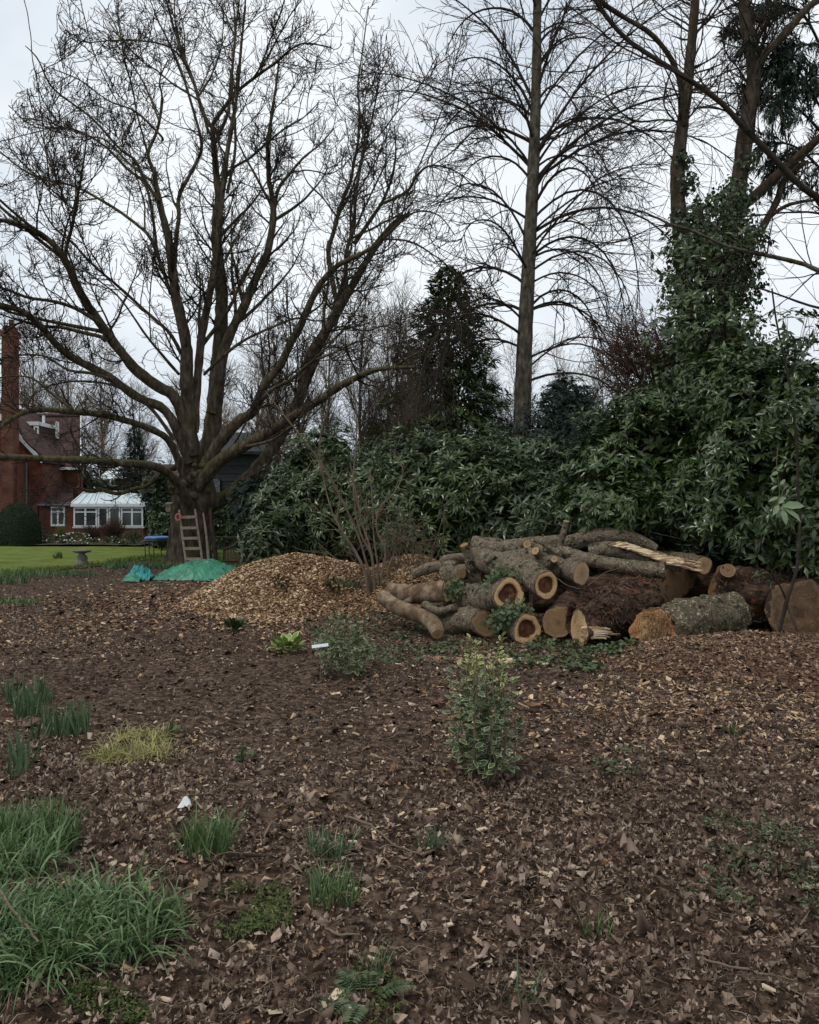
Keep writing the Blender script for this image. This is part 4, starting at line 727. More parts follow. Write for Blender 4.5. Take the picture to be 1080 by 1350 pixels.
clump('grass_tuft', 'small blue-green tuft above the dark grass tuft', 'plant', 432, 1130, .1, .06, 80, (.08, .17), .5, .7, .0034, 'daff', 6, dead=12)
clump('grass_tuft', 'tiny green tuft at mid foreground below the shrub', 'plant', 568, 1115, .06, .05, 55, (.06, .14), .5, .6, .003, 'daff', 6)
clump('grass_tuft', 'wispy tuft among leaves near the bottom centre right', 'plant', 790, 1225, .08, .05, 40, (.06, .14), .6, .6, .0022, 'strap', 6)
clump('grass_tuft', 'few thin blades near the bottom edge right of centre', 'plant', 690, 1310, .08, .05, 28, (.08, .16), .7, .7, .0022, 'daff', 6)
clump('sedge_clump', 'yellow variegated sedge tuft, nearer of the pair at left', 'plant', 175, 1000, .27, .12, 420, (.12, .27), 1.5, 1.9, .0028, 'sedge', 8)
clump('sedge_clump', 'yellow variegated sedge tuft, further of the pair at left', 'plant', 190, 975, .17, .10, 200, (.12, .26), 1.5, 1.9, .0028, 'sedge', 8)
for i, (px, py, n, rx, lab) in enumerate([(80, 972, 80, .20, 'largest blue-green daffodil clump in the row at the left edge'), (40, 940, 55, .15, 'daffodil leaves in the middle of the row at the left edge'), (12, 925, 36, .12, 'daffodil leaves at the far left end of the row'), (50, 925, 34, .12, 'small daffodil clump behind the row at the left'), (104, 968, 26, .07, 'sparse daffodil leaves at the right end of the row'), (25, 1022, 34, .09, 'lone daffodil clump below the row at the left edge')]):
    clump('daffodil_clump', lab, 'plant', px, py, rx, .08, n, (.15, .30), .26, .2, .0085, 'daff', 5)
clump('daffodil_clump', 'small upright green plant standing on the lawn by the stone bird bath', 'plant', 77, 738, .14, .1, 50, (.2, .3), .35, .3, .02, 'daff', 5)
clump('grass_clump', 'pale grassy clump at the left edge where the lawn meets the bed', 'plant', 12, 770, .45, .3, 160, (.15, .35), .5, .5, .01, 'strap', 6)
clump('grass_clump', 'narrow leafy strip of bulbs along the lawn edge', 'plant', 60, 760, 1.3, .5, 700, (.08, .2), .4, .5, .009, 'strap', 5)
clump('grass_clump', 'weedy grass growing around the foot of the big chestnut', 'plant', 215, 750, 1.6, .7, 1400, (.1, .25), .4, .6, .012, 'strap', 5)
clump('grass_clump', 'green weeds between the stakes and the chip pile', 'plant', 310, 750, 1.2, .9, 1100, (.08, .2), .4, .6, .012, 'strap', 5)
clump('grass_clump', 'thin grass at the foot of the lawn left of the small table', 'plant', 160, 745, 1.2, .6, 500, (.06, .16), .4, .5, .01, 'strap', 5)
clump('grass_tuft', 'low green tuft in front of the left lawn corner', 'plant', 15, 800, .5, .35, 350, (.06, .14), .4, .5, .007, 'strap', 5)
# small-leaved weeds / ground cover
def cover(name, label, cat, px0, px1, py0, py1, n, sz, m, hz=.04, tm=IVY, tilt=.45, gap=.45, ns=2.0):
    py = U(py0, py1, n*2); px = U(px0, px1, n*2); ca, cb = (px0+px1)/2, (py0+py1)/2; rr = np.hypot((px-ca)/(px1-px0)*2, (py-cb)/(py1-py0)*2); D = 1728/(py-675); x = (px-540)/1080*D
    q = (rr+(n2(x, D, 3, 2, 5)-.5)*1.2 < 1) & (n2(x, D, ns*2, 3, 6) > gap); x, D = x[q][:n], D[q][:n]; k = len(x); z = H(x, D)+U(0, 1, k)**1.5*hz+.008
    mb = MB(); scatter(mb, tm, np.stack([x, D, z], -1), flatR(k, tilt), U(sz[0], sz[1], k), U(0, 1, k)); o = mb.build(name, M[m]); return tag(o, label, cat, kind='stuff')
cover('ground_ivy', 'patch of green ivy on the ground in front of the log pile', 'ground cover', 655, 845, 842, 890, 1500, (.03, .055), 'ivyG', .06, gap=.44)
cover('ground_ivy', 'thin green creeper along the foot of the log pile on the left', 'ground cover', 520, 660, 835, 860, 260, (.03, .05), 'ivyG', .04)
cover('ground_weeds', 'sparse green weeds between the bare whip shrub and the small shrub', 'ground cover', 400, 620, 795, 880, 2000, (.022, .045), 'ivyG', .05, gap=.42)
cover('ground_weeds', 'straggling green creeping weed at the right edge of the foreground', 'ground cover', 900, 1100, 1075, 1215, 1500, (.016, .036), 'ivyG', .06, tm=LEAF2, gap=.46)
cover('ground_weeds', 'small weeds on pale chips right of the variegated shrub', 'ground cover', 780, 860, 990, 1030, 160, (.015, .03), 'ivyG', .04)
cover('moss', 'moss and tiny fern-like weeds below the grass tuft', 'moss', 270, 385, 1165, 1235, 1300, (.012, .03), 'moss', .035, tm=LEAF2, gap=.4)
cover('moss', 'yellow-green moss on the soil at the bottom left corner', 'moss', -40, 200, 1290, 1370, 3000, (.01, .025), 'moss', .025, tm=LEAF2, gap=.42)
cover('moss', 'moss patch around the small fern near the bottom centre', 'moss', 440, 530, 1225, 1345, 500, (.01, .025), 'moss', .03, tm=LEAF2, gap=.45)
def leafy(name, label, cat, px, py, r, h, n, L, m, tm=LEAF8, wr=1., group=None, stem='twig', up=.4, body=None, nbig=None, mats2=None):
    x, y = gw(px, py); z = float(H(x, y)); rt = empty(name, (x, y, z), label, cat, group)
    lm = MB().add(*tm, smooth=True).build('leaf', M[m]); me = lm.data; bpy.data.objects.remove(lm)
    a = U(0, 6.28, n); t = U(0.05, 1, n); rr = r*np.sqrt(U(.1, 1, n))*(np.sin(np.clip(t*2.6+.35, 0, 3.1)))**.6 if body is None else body(t)*np.sqrt(U(.2, 1, n))*r
    o = np.stack([np.cos(a), np.sin(a), np.zeros(n)], -1); p = np.array([x, y, z])+o*rr[:, None]+A(0, 0, 1)*(t*h)[:, None]
    d = o+A(0, 0, up)+rng.normal(0, .35, (n, 3)); R = frames(d, A(0, 0, 1)+o*.3+rng.normal(0, .35, (n, 3))); s = U(L[0], L[1], n)
    idx = np.argsort(y-(p[:, 1])); idx = np.argsort(p[:, 1])[:min(n, nbig if nbig is not None else 200)]; keep = np.ones(n, bool); keep[idx] = False
    for i in idx: inst('leaf', me, p[i], R[i]*(A(wr, 1, 1)*s[i])[None, :], 1., rt)
    if keep.any(): mb = MB(); scatter(mb, tm, p[keep], R[keep], np.stack([s*wr, s, s], -1)[keep], U(0, 1, n)[keep]); tag(mb.build('foliage', M[m], rt), kind='stuff')
    k = 10; b = np.stack([x+rng.normal(0, .02, k), y+rng.normal(0, .02, k), np.full(k, z-.02)], -1); j = rng.integers(0, n, k); e = p[j]; e[:, 2] = np.maximum(e[:, 2], z+h*.6)
    V, F = tubes(np.stack([b, (b+e)/2+rng.normal(0, .015, (k, 3)), e], 1), np.broadcast_to(A(.006, .0045, .002), (k, 3)), 5)
    tag(MB().add(V, F).build('stems', M[stem], rt), kind='stuff'); return rt
# variegated leaf material: green blade with cream margin using the width coordinate of the leaf itself
def varieg(name, g0, g1, cream, w0, w1):
    m = mat(name, [(0, g0), (1, g1)], 8, .42, k=.6, src='obj', spec=.4, transl=.12); t = m.node_tree; N, L = t.nodes, t.links
    co = N.new('ShaderNodeAttribute'); co.attribute_name = 'rad'; mr = N.new('ShaderNodeMapRange'); mr.inputs['From Min'].default_value = w0; mr.inputs['From Max'].default_value = w1; L.new(co.outputs['Fac'], mr.inputs['Value'])
    mc = N.new('ShaderNodeMix'); mc.data_type = 'RGBA'; mc.inputs['B'].default_value = (*cream, 1); L.new(mr.outputs[0], mc.inputs['Factor'])
    b = N['Principled BSDF']; src = b.inputs['Base Color'].links[0].from_socket; L.new(src, mc.inputs['A']); L.new(mc.outputs['Result'], b.inputs['Base Color']); return m
M['var'] = varieg('variegated_leaf', (.045, .072, .028), (.10, .14, .055), (.44, .48, .28), .5, .85)
M['vary'] = varieg('yellow_variegated_leaf', (.09, .13, .03), (.17, .22, .05), (.62, .60, .26), .3, .65)
VL = (A(0,0,0, 0,.3,.01, -.14,.3,.04, .14,.3,.04, -.21,.32,.03, .21,.32,.03, 0,.68,0, -.12,.68,.03, .12,.68,.03, -.18,.7,.02, .18,.7,.02, 0,1,-.07).reshape(-1, 3),
      np.array([(0,3,1),(0,1,2),(0,5,3),(0,2,4),(1,3,8),(1,8,6),(2,1,6),(2,6,7),(3,5,10),(3,10,8),(4,2,7),(4,7,9),(6,8,11),(7,6,11),(8,10,11),(9,7,11)]))
VA_ = A(1, 0, .45, .45, 1, 1, 0, .45, .45, 1, 1, 1)
def vshrub(name, label, px, py, r, h, n, L, prof, nbig, ytop, wr=1.1, big=True):
    x, y = gw(px, py); z = float(H(x, y)); rt = empty(name, (x, y, z), label, 'shrub')
    lm = MB().add(VL[0], VL[1], va=VA_).build('leaf', M['var']); me = lm.data; bpy.data.objects.remove(lm)
    lm = MB().add(VL[0], VL[1], va=VA_).build('leaf', M['vary']); mey = lm.data; bpy.data.objects.remove(lm)
    ns = 26; sa = U(0, 6.28, ns); top = U(.5, 1, ns); top[:3] = 1; Q0 = np.stack([x+rng.normal(0, .03, ns), y+rng.normal(0, .03, ns), np.full(ns, z-.02)], -1); sr = r*U(.1, .85, ns)
    K = 9; tt = np.linspace(0, 1, K)[None]*top[:, None]; Ps = np.stack([x+sr[:, None]*np.cos(sa)[:, None]*np.interp(tt, [0, .25, .5, .8, 1], prof), y+sr[:, None]*np.sin(sa)[:, None]*np.interp(tt, [0, .25, .5, .8, 1], prof), z-.02+tt*h], -1)
    Ps += rng.normal(0, .008, Ps.shape); V, F = tubes(Ps, np.broadcast_to(np.linspace(.0055, .0018, K), (ns, K)), 5)
    tag(MB().add(V, F).build('stems', M['twigtan'], rt), kind='stuff')
    k = rng.integers(0, ns, n); u = U(.12, 1, n)**.9; f = u*(K-1); i = np.minimum(f.astype(int), K-2); p = Ps[k, i]*(1-(f-i))[:, None]+Ps[k, i+1]*(f-i)[:, None]
    o = rng.normal(0, 1, (n, 3)); o[:, 2] = 0; o = nrm(o)+nrm(p-A(x, y, 0)*1.0-A(0, 0, 1)*p[:, 2:3])*.5; th = (p[:, 2]-z)/h
    d = nrm(nrm(o)*1+A(0, 0, 1)*(U(-.6, .7, n)+.5*th)[:, None]); s = U(L[0], L[1], n)*(1.15-.55*th); p = p+d*.006; R = frames(d, A(0, 0, 1)+rng.normal(0, .5, (n, 3)))
    yel = U(0, 1, n) < sstep(ytop, ytop+.3, th); order = np.argsort(p[:, 1]-s*2); bigs = order[:nbig]; keep = np.ones(n, bool); keep[bigs] = False
    for j in bigs: inst('leaf', mey if yel[j] else me, p[j], R[j]*(A(wr, 1, 1)*s[j])[None, :], 1., rt)
    mb = MB(); S3 = np.stack([s*wr, s, s], -1)
    for mi, q in enumerate((keep & ~yel, keep & yel)):
        if q.any():
            W = np.einsum('nij,nvj->nvi', R[q], VL[0][None]*S3[q][:, None])+p[q][:, None]; m_ = q.sum()
            mb.add(W.reshape(-1, 3), (VL[1][None]+(np.arange(m_)*12)[:, None, None]).reshape(-1, 3), mi, np.repeat(U(0, 1, m_), 16), va=np.tile(VA_, m_))
    tag(mb.build('foliage', [M['var'], M['vary']], rt), kind='stuff'); return rt
vshrub('variegated_shrub', 'upright cream-edged green shrub with yellow tips standing alone in the bare soil', 636, 1024, .28, .90, 1250, (.045, .075), [.3, 1.0, 1.0, .9, .85], 280, .55)
vshrub('variegated_shrub', 'dark round cream-edged shrub beside the white plant label', 458, 893, .34, .64, 640, (.05, .085), [.3, .95, 1.1, .95, .7], 180, 2.)
M['hosta'] = varieg('yellow_green_leaf', (.10, .17, .03), (.20, .28, .06), (.50, .55, .22), .5, .9)
def low_rosette(name, label, px, py, n, L, r, m, tmpl, va, wr, el=(.2, 1.1)):
    x, y = gw(px, py); z = float(H(x, y)); rt = empty(name, (x, y, z), label, 'plant'); lm = MB().add(tmpl[0], tmpl[1], va=va).build('leaf', M[m]); me = lm.data; bpy.data.objects.remove(lm)
    for i in range(n):
        a = U(0, 6.28); e = U(*el); b = A(x+r*U(0, .8)*math.cos(a), y+r*U(0, .8)*math.sin(a), z+U(0, .06)+r*.35*e); d = A(math.cos(a)*math.cos(e), math.sin(a)*math.cos(e), math.sin(e)); s = U(*L)
        inst('leaf', me, b, frames(d[None], (A(0, 0, 1)-d*.5+rng.normal(0, .2, 3))[None])[0]*(A(wr, 1, 1)*s)[None, :], 1., rt)
    k = 8; bb = np.tile(A(x, y, z-.02), (k, 1)); ee = bb+np.stack([U(-r, r, k)*.6, U(-r, r, k)*.6, U(.06, .16, k)], -1); V, F = tubes(np.stack([bb, (bb+ee)/2, ee], 1), np.full((k, 3), .004), 5); tag(MB().add(V, F).build('stems', M['strap'], rt), kind='stuff')
low_rosette('yellow_leaved_plant', 'low plant with broad yellow-green leaves left of the white plant label', 378, 862, 58, (.09, .16), .20, 'hosta', VL, VA_, 1.25, (.1, 1.))
low_rosette('leafy_plant', 'small dark green leafy plant at the near foot of the chip pile', 310, 834, 60, (.10, .18), .12, 'laurel', LEAF8, None, 1.0, (.2, 1.3))
low_rosette('yellow_leaved_plant', 'single seedling with two bright leaves behind the far sedge tuft', 228, 972, 4, (.06, .09), .04, 'strap', LEAF8, None, 1.8, (.1, .6))
low_rosette('seedling', 'small pale seedling with round leaves right of the sedge tufts', 318, 1003, 12, (.04, .08), .08, 'strap', LEAF8, None, 2., (.0, .4))
low_rosette('seedling', 'single broad green leaf lying on the right hand wood chips', 965, 970, 3, (.12, .16), .04, 'laurel', LEAF8, None, 1.0, (-.05, .2))
for px, py, D, lab in [(372, 780, 12.9, 'dull green seedling growing on the left face of the chip pile'), (438, 778, 12.9, 'dull green seedling growing on the right face of the chip pile')]:
    x = (px-540)/1080*D; y = D; z = float(H(x, y)); rt = empty('seedling', (x, y, z), lab, 'plant'); lm = MB().add(*LEAF8, smooth=True).build('leaf', M['rhodo']); me = lm.data; bpy.data.objects.remove(lm)
    for i in range(34):
        a = U(0, 6.28); e = U(.1, 1.3); d = A(math.cos(a)*math.cos(e), math.sin(a)*math.cos(e), math.sin(e)); inst('leaf', me, (x+U(-.1, .1), y+U(-.08, .08), z+U(.02, .24)), frames(d[None], A(0, 0, 1)[None]+.1)[0]*U(.08, .14), 1., rt)
# fern near the bottom
x, y = gw(482, 1310); z = float(H(x, y)); rt = empty('fern', (x, y, z), 'small green fern near the bottom edge beside the cream wood block', 'plant')
for i in range(9):
    a = U(0, 6.28); mb = MB(); L = U(.1, .17); o = A(math.cos(a), math.sin(a), 0); pts = [A(x, y, z)+o*(.015+L*t)+A(0, 0, 1)*(.13*t-.10*t*t) for t in np.linspace(0, 1, 14)]; V, F, _, _ = tube1(pts, np.linspace(.002, .0006, 14), 4); mb.add(V, F); sd_ = np.cross(o, (0, 0, 1))
    pos, dr, ss = [], [], []
    for j in range(1, 13):
        for s_ in (-1, 1): pos.append(pts[j]); dr.append(sd_*s_+o*.35); ss.append(.042*math.sin(.35+2.6*j/14))
    scatter(mb, LEAF2, np.array(pos), frames(np.array(dr), A(0, 0, 1)+rng.normal(0, .15, (24, 3))), np.array(ss), U(0, 1, 24)); mb.build('frond', M['ivyG'], rt)
clump('grass_tuft', 'short grass mixed with moss beside the small fern', 'plant', 490, 1275, .06, .06, 50, (.05, .12), .5, .6, .0022, 'strap', 6)
# plant label
x, y = gw(430, 880); x = (422-540)/1080*7.6; y = 7.6; z = float(H(x, y)); rt = empty('plant_label', (x, y, z), 'small white plastic plant label beside the dark round shrub', 'plant label')
M['plastic'] = mat('white_plastic', [(.55, .62, .66), (.7, .74, .76)], 5, .4)
mb = MB(); bar(mb, (x, y, z-.05), (x+.01, y, z+.35), .006, .003, upv=(0, 1, 0)); mb.build('stake', M['twigtan'], rt); mb = MB(); bar(mb, (x-.075, y-.01, z+.345), (x+.075, y+.02, z+.36), .032, .004, upv=(0, -1, .7)); mb.build('tag_plate', M['plastic'], rt)
# bare whip shrub in front of the chip pile
rt = empty('whip_shrub', (P(493, 0, 13)[0], 13, float(H(P(493, 0, 13)[0], 13))), 'tall bare multi-stemmed whip shrub between the chip pile and the logs', 'shrub')
M['whip'] = mat('whip_bark', [(.10, .062, .042), (.20, .135, .09)], 6, .85, spec=.2)
WS = [([(492,802),(488,770),(480,740),(470,700),(452,660),(438,640)],6.8,2.3,'whip'),([(495,802),(492,760),(486,720),(478,690),(470,650),(462,610)],6.8,1.8,'whip'),([(497,800),(498,760),(493,715),(492,670),(488,620)],5,1.5,'twigtan'),
      ([(490,802),(482,765),(468,730),(445,690),(448,660),(440,640),(420,610),(395,575),(350,515)],6.5,2.2,'twigtan'),([(499,800),(503,755),(508,725),(497,700),(500,670),(520,650),(532,620),(515,590)],4.5,1.4,'twigtan'),([(488,802),(480,780),(465,755),(440,735),(420,715)],4.5,1.0,'whip'),
      ([(501,800),(510,775),(512,750),(520,730)],9.0,3.2,'whip'),([(505,800),(516,780),(519,755)],9.0,2.6,'whip'),([(494,802),(490,740),(474,700),(466,640),(470,560),(462,480)],5.5,1.8,'twigtan'),([(494,802),(478,750),(450,700),(430,650),(420,590),(440,520)],4.5,1.5,'twigtan')]
wp, wr_ = [], []
for pts, w0, w1, m in WS:
    Q, R = limb_curve(pts, w0, w1, 13, 13+U(-.5, .5), 24, .05); Q[:3, 2] -= .05; wp.append(Q); wr_.append(R); make_limb(rt, Q, R, M[m], 6, .1, 'stem')
p2, r2 = grow(np.array(wp), np.array(wr_), 60, (.25, 1), (.3, 1.1), (.3, 1.0), .05, .15, 8, .5, .003, .006); p3, r3 = grow(p2, r2, 110, (.1, 1), (.1, .4), (.4, 1), .05, .2, 4, .6, .0025, .004)
crown(rt, M['twigtan'], [(p2, r2, 4), (p3, r3, 3)], 'twigs')
rt = empty('whip_shrub', (P(535, 0, 13.6)[0], 13.6, 0), 'low tangle of grey dead stems behind the left end of the log pile', 'shrub')
st = np.array([resample([(P(535, 0, 13.6)[0]+U(-.3, .3), 13.6, 0.3), P(540+U(-40, 40), 730, 13.6), P(540+U(-60, 60), 690+U(-30, 20), 13.4)], 8) for i in range(30)])
p2, r2 = grow(st, np.broadcast_to(np.linspace(.008, .004, 8), (30, 8)), 120, (.1, 1), (.3, .8), (.5, 1.5), -.04, .25, 8, .6, .003, .006); crown(rt, M['twigfar'], [(st, np.broadcast_to(np.linspace(.008, .004, 8), (30, 8)), 4), (p2, r2, 3)], 'stems')
clump('leafy_plant', 'low tuft of blue-green leaves at the foot of the bare whip shrub', 'plant', 458, 806, .18, .1, 90, (.08, .16), .6, .5, .01, 'daff', 5)

# ------------------------------------------------------------------ logs
M['logtan'] = mat('smooth_tan_log_bark', [(.3, (.11, .07, .042)), (.5, (.19, .13, .082)), (.75, (.29, .215, .145))], 5, .85, .02, 18, detail=8, spec=.15, speck=[((.09, .055, .03), .58, .66, 14), ((.40, .31, .2), .62, .7, 30)])
M['loggrey'] = mat('grey_speckled_log_bark', [(.1, (.09, .066, .043)), (.5, (.19, .148, .10)), (.9, (.32, .265, .19)), (1, (.42, .36, .28))], 14, .88, .08, 12, detail=12, nrough=.85, spec=.15, speck=[((.035, .027, .018), .54, .62, 9), ((.05, .038, .026), .58, .62, 30), ((.46, .42, .33), .58, .64, 34)], moss=((.085, .08, .035), .78, 1.05, 3.))
M['logred'] = mat('dark_red_shaggy_bark', [(.2, (.022, .013, .009)), (.5, (.070, .040, .026)), (.75, (.14, .078, .048)), (1, (.34, .25, .17))], 11, .85, .06, 12, detail=10, nrough=.75, dist=1., spec=.25, stretch=(.5, 1, 1), speck=[((.24, .07, .03), .60, .68, 9), ((.42, .33, .25), .63, .69, 40)])
M['logmoss'] = mat('mossy_crusted_bark', [(.1, (.05, .038, .022)), (.5, (.12, .098, .058)), (.8, (.22, .19, .12)), (1, (.46, .41, .31))], 12, .9, .07, 12, detail=12, nrough=.85, spec=.15, speck=[((.03, .022, .014), .52, .62, 7), ((.50, .45, .34), .57, .63, 26)], moss=((.085, .085, .03), .80, 1.1, 3.))
def cutmat(name, stops, ringk=.42, noise=.10):
    m = bpy.data.materials.new(name); m.use_nodes = True; t = m.node_tree; N = t.nodes; L = t.links; b = N['Principled BSDF']; b.inputs['Roughness'].default_value = .8; b.inputs['Specular IOR Level'].default_value = .15
    a = N.new('ShaderNodeAttribute'); a.attribute_name = 'rad'; co = N.new('ShaderNodeTexCoord'); no = N.new('ShaderNodeTexNoise'); no.inputs['Scale'].default_value = 7; no.inputs['Detail'].default_value = 6; L.new(co.outputs['Object'], no.inputs['Vector'])
    s1 = N.new('ShaderNodeMath'); s1.operation = 'SUBTRACT'; s1.inputs[1].default_value = .5; L.new(no.outputs['Fac'], s1.inputs[0]); s2 = N.new('ShaderNodeMath'); s2.operation = 'MULTIPLY_ADD'; s2.inputs[1].default_value = noise*4; L.new(s1.outputs[0], s2.inputs[0]); L.new(a.outputs['Fac'], s2.inputs[2])
    cr = N.new('ShaderNodeValToRGB'); e = cr.color_ramp.elements
    while len(e) < len(stops): e.new(.5)
    for i, (p_, c) in enumerate(stops): e[i].position = p_; e[i].color = (*c, 1)
    L.new(s2.outputs[0], cr.inputs[0]); si = N.new('ShaderNodeMath'); si.operation = 'MULTIPLY'; si.inputs[1].default_value = 75; L.new(s2.outputs[0], si.inputs[0]); sn = N.new('ShaderNodeMath'); sn.operation = 'SINE'; L.new(si.outputs[0], sn.inputs[0])
    n2_ = N.new('ShaderNodeTexNoise'); n2_.inputs['Scale'].default_value = 60; n2_.inputs['Detail'].default_value = 6; L.new(co.outputs['Object'], n2_.inputs['Vector']); ad = N.new('ShaderNodeMath'); ad.operation = 'MULTIPLY_ADD'; ad.inputs[1].default_value = .25; L.new(sn.outputs[0], ad.inputs[0]); L.new(n2_.outputs['Fac'], ad.inputs[2])
    mr = N.new('ShaderNodeMapRange'); mr.inputs['From Min'].default_value = .1; mr.inputs['From Max'].default_value = .9; mr.inputs['To Min'].default_value = 1-ringk; mr.inputs['To Max'].default_value = 1+ringk*.6; L.new(ad.outputs[0], mr.inputs['Value'])
    v = N.new('ShaderNodeVectorMath'); v.operation = 'SCALE'; L.new(cr.outputs[0], v.inputs[0]); L.new(mr.outputs[0], v.inputs['Scale']); L.new(v.outputs[0], b.inputs['Base Color'])
    bp = N.new('ShaderNodeBump'); bp.inputs['Distance'].default_value = .006; L.new(ad.outputs[0], bp.inputs['Height']); L.new(bp.outputs[0], b.inputs['Normal']); return m
SAP = (.50, .31, .16)
M['cut'] = cutmat('fresh_cut_wood', [(0, (.42, .25, .13)), (.45, (.56, .36, .19)), (.88, (.66, .46, .26)), (.95, (.30, .15, .07)), (1, (.12, .07, .04))])
M['cuthollow'] = cutmat('rotten_heart_cut', [(0, (.07, .03, .017)), (.3, (.17, .075, .038)), (.58, (.09, .035, .018)), (.66, (.56, .34, .17)), (.90, (.68, .45, .24)), (.95, (.34, .16, .07)), (1, (.12, .07, .04))])
M['cutpale'] = cutmat('pale_cut_wood', [(0, (.50, .38, .22)), (.85, (.62, .50, .32)), (.95, (.40, .26, .13)), (1, (.15, .1, .06))])
M['cutdark'] = cutmat('dark_weathered_cut', [(0, (.08, .05, .03)), (.35, (.17, .105, .06)), (.7, (.11, .07, .04)), (.95, (.20, .13, .075)), (1, (.06, .04, .03))], .4, .3)
M['cuttan'] = cutmat('weathered_tan_cut', [(0, (.13, .075, .04)), (.35, (.26, .16, .085)), (.7, (.23, .14, .075)), (.95, (.33, .21, .115)), (1, (.13, .08, .05))], .3, .2)
M['cutorange'] = cutmat('torn_orange_cut', [(0, (.34, .20, .10)), (.5, (.46, .29, .15)), (.8, (.40, .19, .08)), (.93, (.50, .24, .09)), (1, (.16, .08, .04))], .5, .2)
def faceplate(root, ring, ax, m, depth=0., hr=.6, torn=0., name='cut_face', seed=0):
    ring = np.array(ring); c = ring.mean(0); nr_ = 9; ns = len(ring); rs = np.linspace(1, 0, nr_); V, va = [], []
    for r in rs:
        p = c+(ring-c)*max(r, .001); nz = fbm(p*11, 3, seed)-.5; off = 0
        if depth: off = -depth*sstep(hr+.06, hr-.08, r+nz*.55)*(1+nz*2.5)
        V.append(p+np.asarray(ax)*(off+torn*2*nz*(r < .97))[:, None] if depth or torn else p+np.asarray(ax)*(.004*nz)[:, None]); va.append(np.full(ns, r))
    j = np.arange(ns); F = np.concatenate([np.stack([k*ns+j, k*ns+(j+1) % ns, (k+1)*ns+(j+1) % ns, (k+1)*ns+j], -1) for k in range(nr_-1)])
    return MB().add(np.concatenate(V), F, va=np.concatenate(va)).build(name, m, root)
def log(label, pts, rad, bark='logtan', A_=None, B_=None, amp=.17, sides=26, depthA=0, depthB=0, torn=0., stubs=(), seed=0, ra=.011, nB=None, nA=None, n=None, name='log', squash=None, tornA=None):
    W = np.array([P(*p) for p in pts]); rad = np.interp(np.linspace(0, 1, 40), np.linspace(0, 1, len(rad)), rad); Q = resample(W, 40); lng = np.linalg.norm(np.diff(Q, axis=0), axis=1).sum(); k = n or int(np.clip(lng/.045, 14, 60)); Q = resample(W, k); rad = np.interp(np.linspace(0, 1, k), np.linspace(0, 1, 40), rad)
    c = Q.mean(0); rt = empty(name, (c[0], c[1], max(0, Q[:, 2].min()-rad.max())), label, 'log')
    V, F, a, b = tube1(Q, rad, sides, amp, 4., seed, ra); V3 = V.reshape(k, sides, 3).copy(); d = V3-Q[:, None]; V3 = Q[:, None]+d*(1+.035*np.sin(np.arctan2(d[..., 2], d[..., 0]+d[..., 1])*3+seed))[..., None]
    tA, tB = nrm(Q[0]-Q[1]), nrm(Q[-1]-Q[-2])
    for (nn, i, t_) in ((nA, 0, tA), (nB, k-1, tB)):     # oblique saw cuts: slide the end rings onto the cut plane
        if nn is not None:
            nn = nrm(np.array(nn, float)); dd = V3[i]-Q[i]; sh = -(dd@nn)/(t_@nn)
            m_ = 6
            for q in range(m_): ii = i+q if i == 0 else i-q; V3[ii] += t_[None]*(sh*(1-q/m_))[:, None]
    V = V3.reshape(-1, 3); MB().add(V, F).build('bark', M[bark], rt)
    if A_: faceplate(rt, V3[0]+tA*.002, tA if nA is None else nrm(A(*nA)), M[A_], depthA, torn=torn if tornA is None else tornA, seed=seed)
    if B_: faceplate(rt, V3[-1]+tB*.002, tB if nB is None else nrm(A(*nB)), M[B_], depthB, torn=torn, seed=seed+1)
    for sp_ in stubs:
        sp0, sp1, r0, r1, cm = sp_; q = resample([P(*sp0), (A(*P(*sp0))+A(*P(*sp1)))/2+A(.01, 0, .01), P(*sp1)], 8); V, F, a, b = tube1(q, np.linspace(r0, r1, 8), 16, .12, 8, seed); st_ = MB().add(V, F).build('branch_stub', M[bark], rt); faceplate(st_, b, nrm(q[-1]-q[-2]), M[cm])
    return rt
log('crooked smooth tan log at the left end of the pile, lying lowest', [(503,785,11.3),(518,797,11.1),(545,808,10.8),(566,817,10.5),(574,828,10.3),(577,837,10.2)], [.10,.105,.10,.10,.095,.075], 'logtan', 'cuttan', 'cut', seed=1)
log('short tan log with a crescent orange cut end, above the crooked log', [(516,779,11.9),(545,783,11.5),(570,781,11.2),(592,779,10.95)], [.12,.13,.145,.15], 'logtan', 'cuttan', 'cut', seed=2, nB=(.75, -.6, .1), stubs=[((545,790,11.4),(530,797,11.1),.05,.035,'cuttan')])
log('hollow-hearted log whose orange ringed end faces the camera, wrapped in ivy', [(600,795,11.5),(630,790,10.9),(671,783,10.1)], [.20,.205,.19], 'loggrey', 'cuttan', 'cuthollow', depthB=.05, seed=3, nB=(.28, -1, .05))
log('thick grey log with a round hollow cut end above the ivy-wrapped one', [(624,735,11.7),(650,742,11.2),(685,752,10.7),(720,771,10.15)], [.15,.17,.18,.17], 'loggrey', 'cuttan', 'cuthollow', depthB=.035, seed=4, nB=(.45, -1, -.05), stubs=[((622,748,11.4),(612,718,11.3),.08,.06,'cutorange'), ((640,742,11),(655,732,10.9),.04,.03,'cutpale')])
log('thick mottled log resting behind the round-ended one with small pruned stubs', [(668,742,11.6),(700,738,11.3),(722,742,11.2),(742,752,11.1)], [.17,.17,.16,.13], 'loggrey', 'cuttan', 'cut', seed=5, stubs=[((712,738,11.2),(706,726,11.0),.07,.055,'cut'), ((728,748,11.1),(731,737,10.8),.07,.045,'cut')])
log('small mossy branch log on the upper left of the pile', [(583,740,11.9),(600,735,11.8),(622,734,11.6)], [.075,.065,.06], 'loggrey', 'cuttan', 'cuttan', seed=6, sides=16)
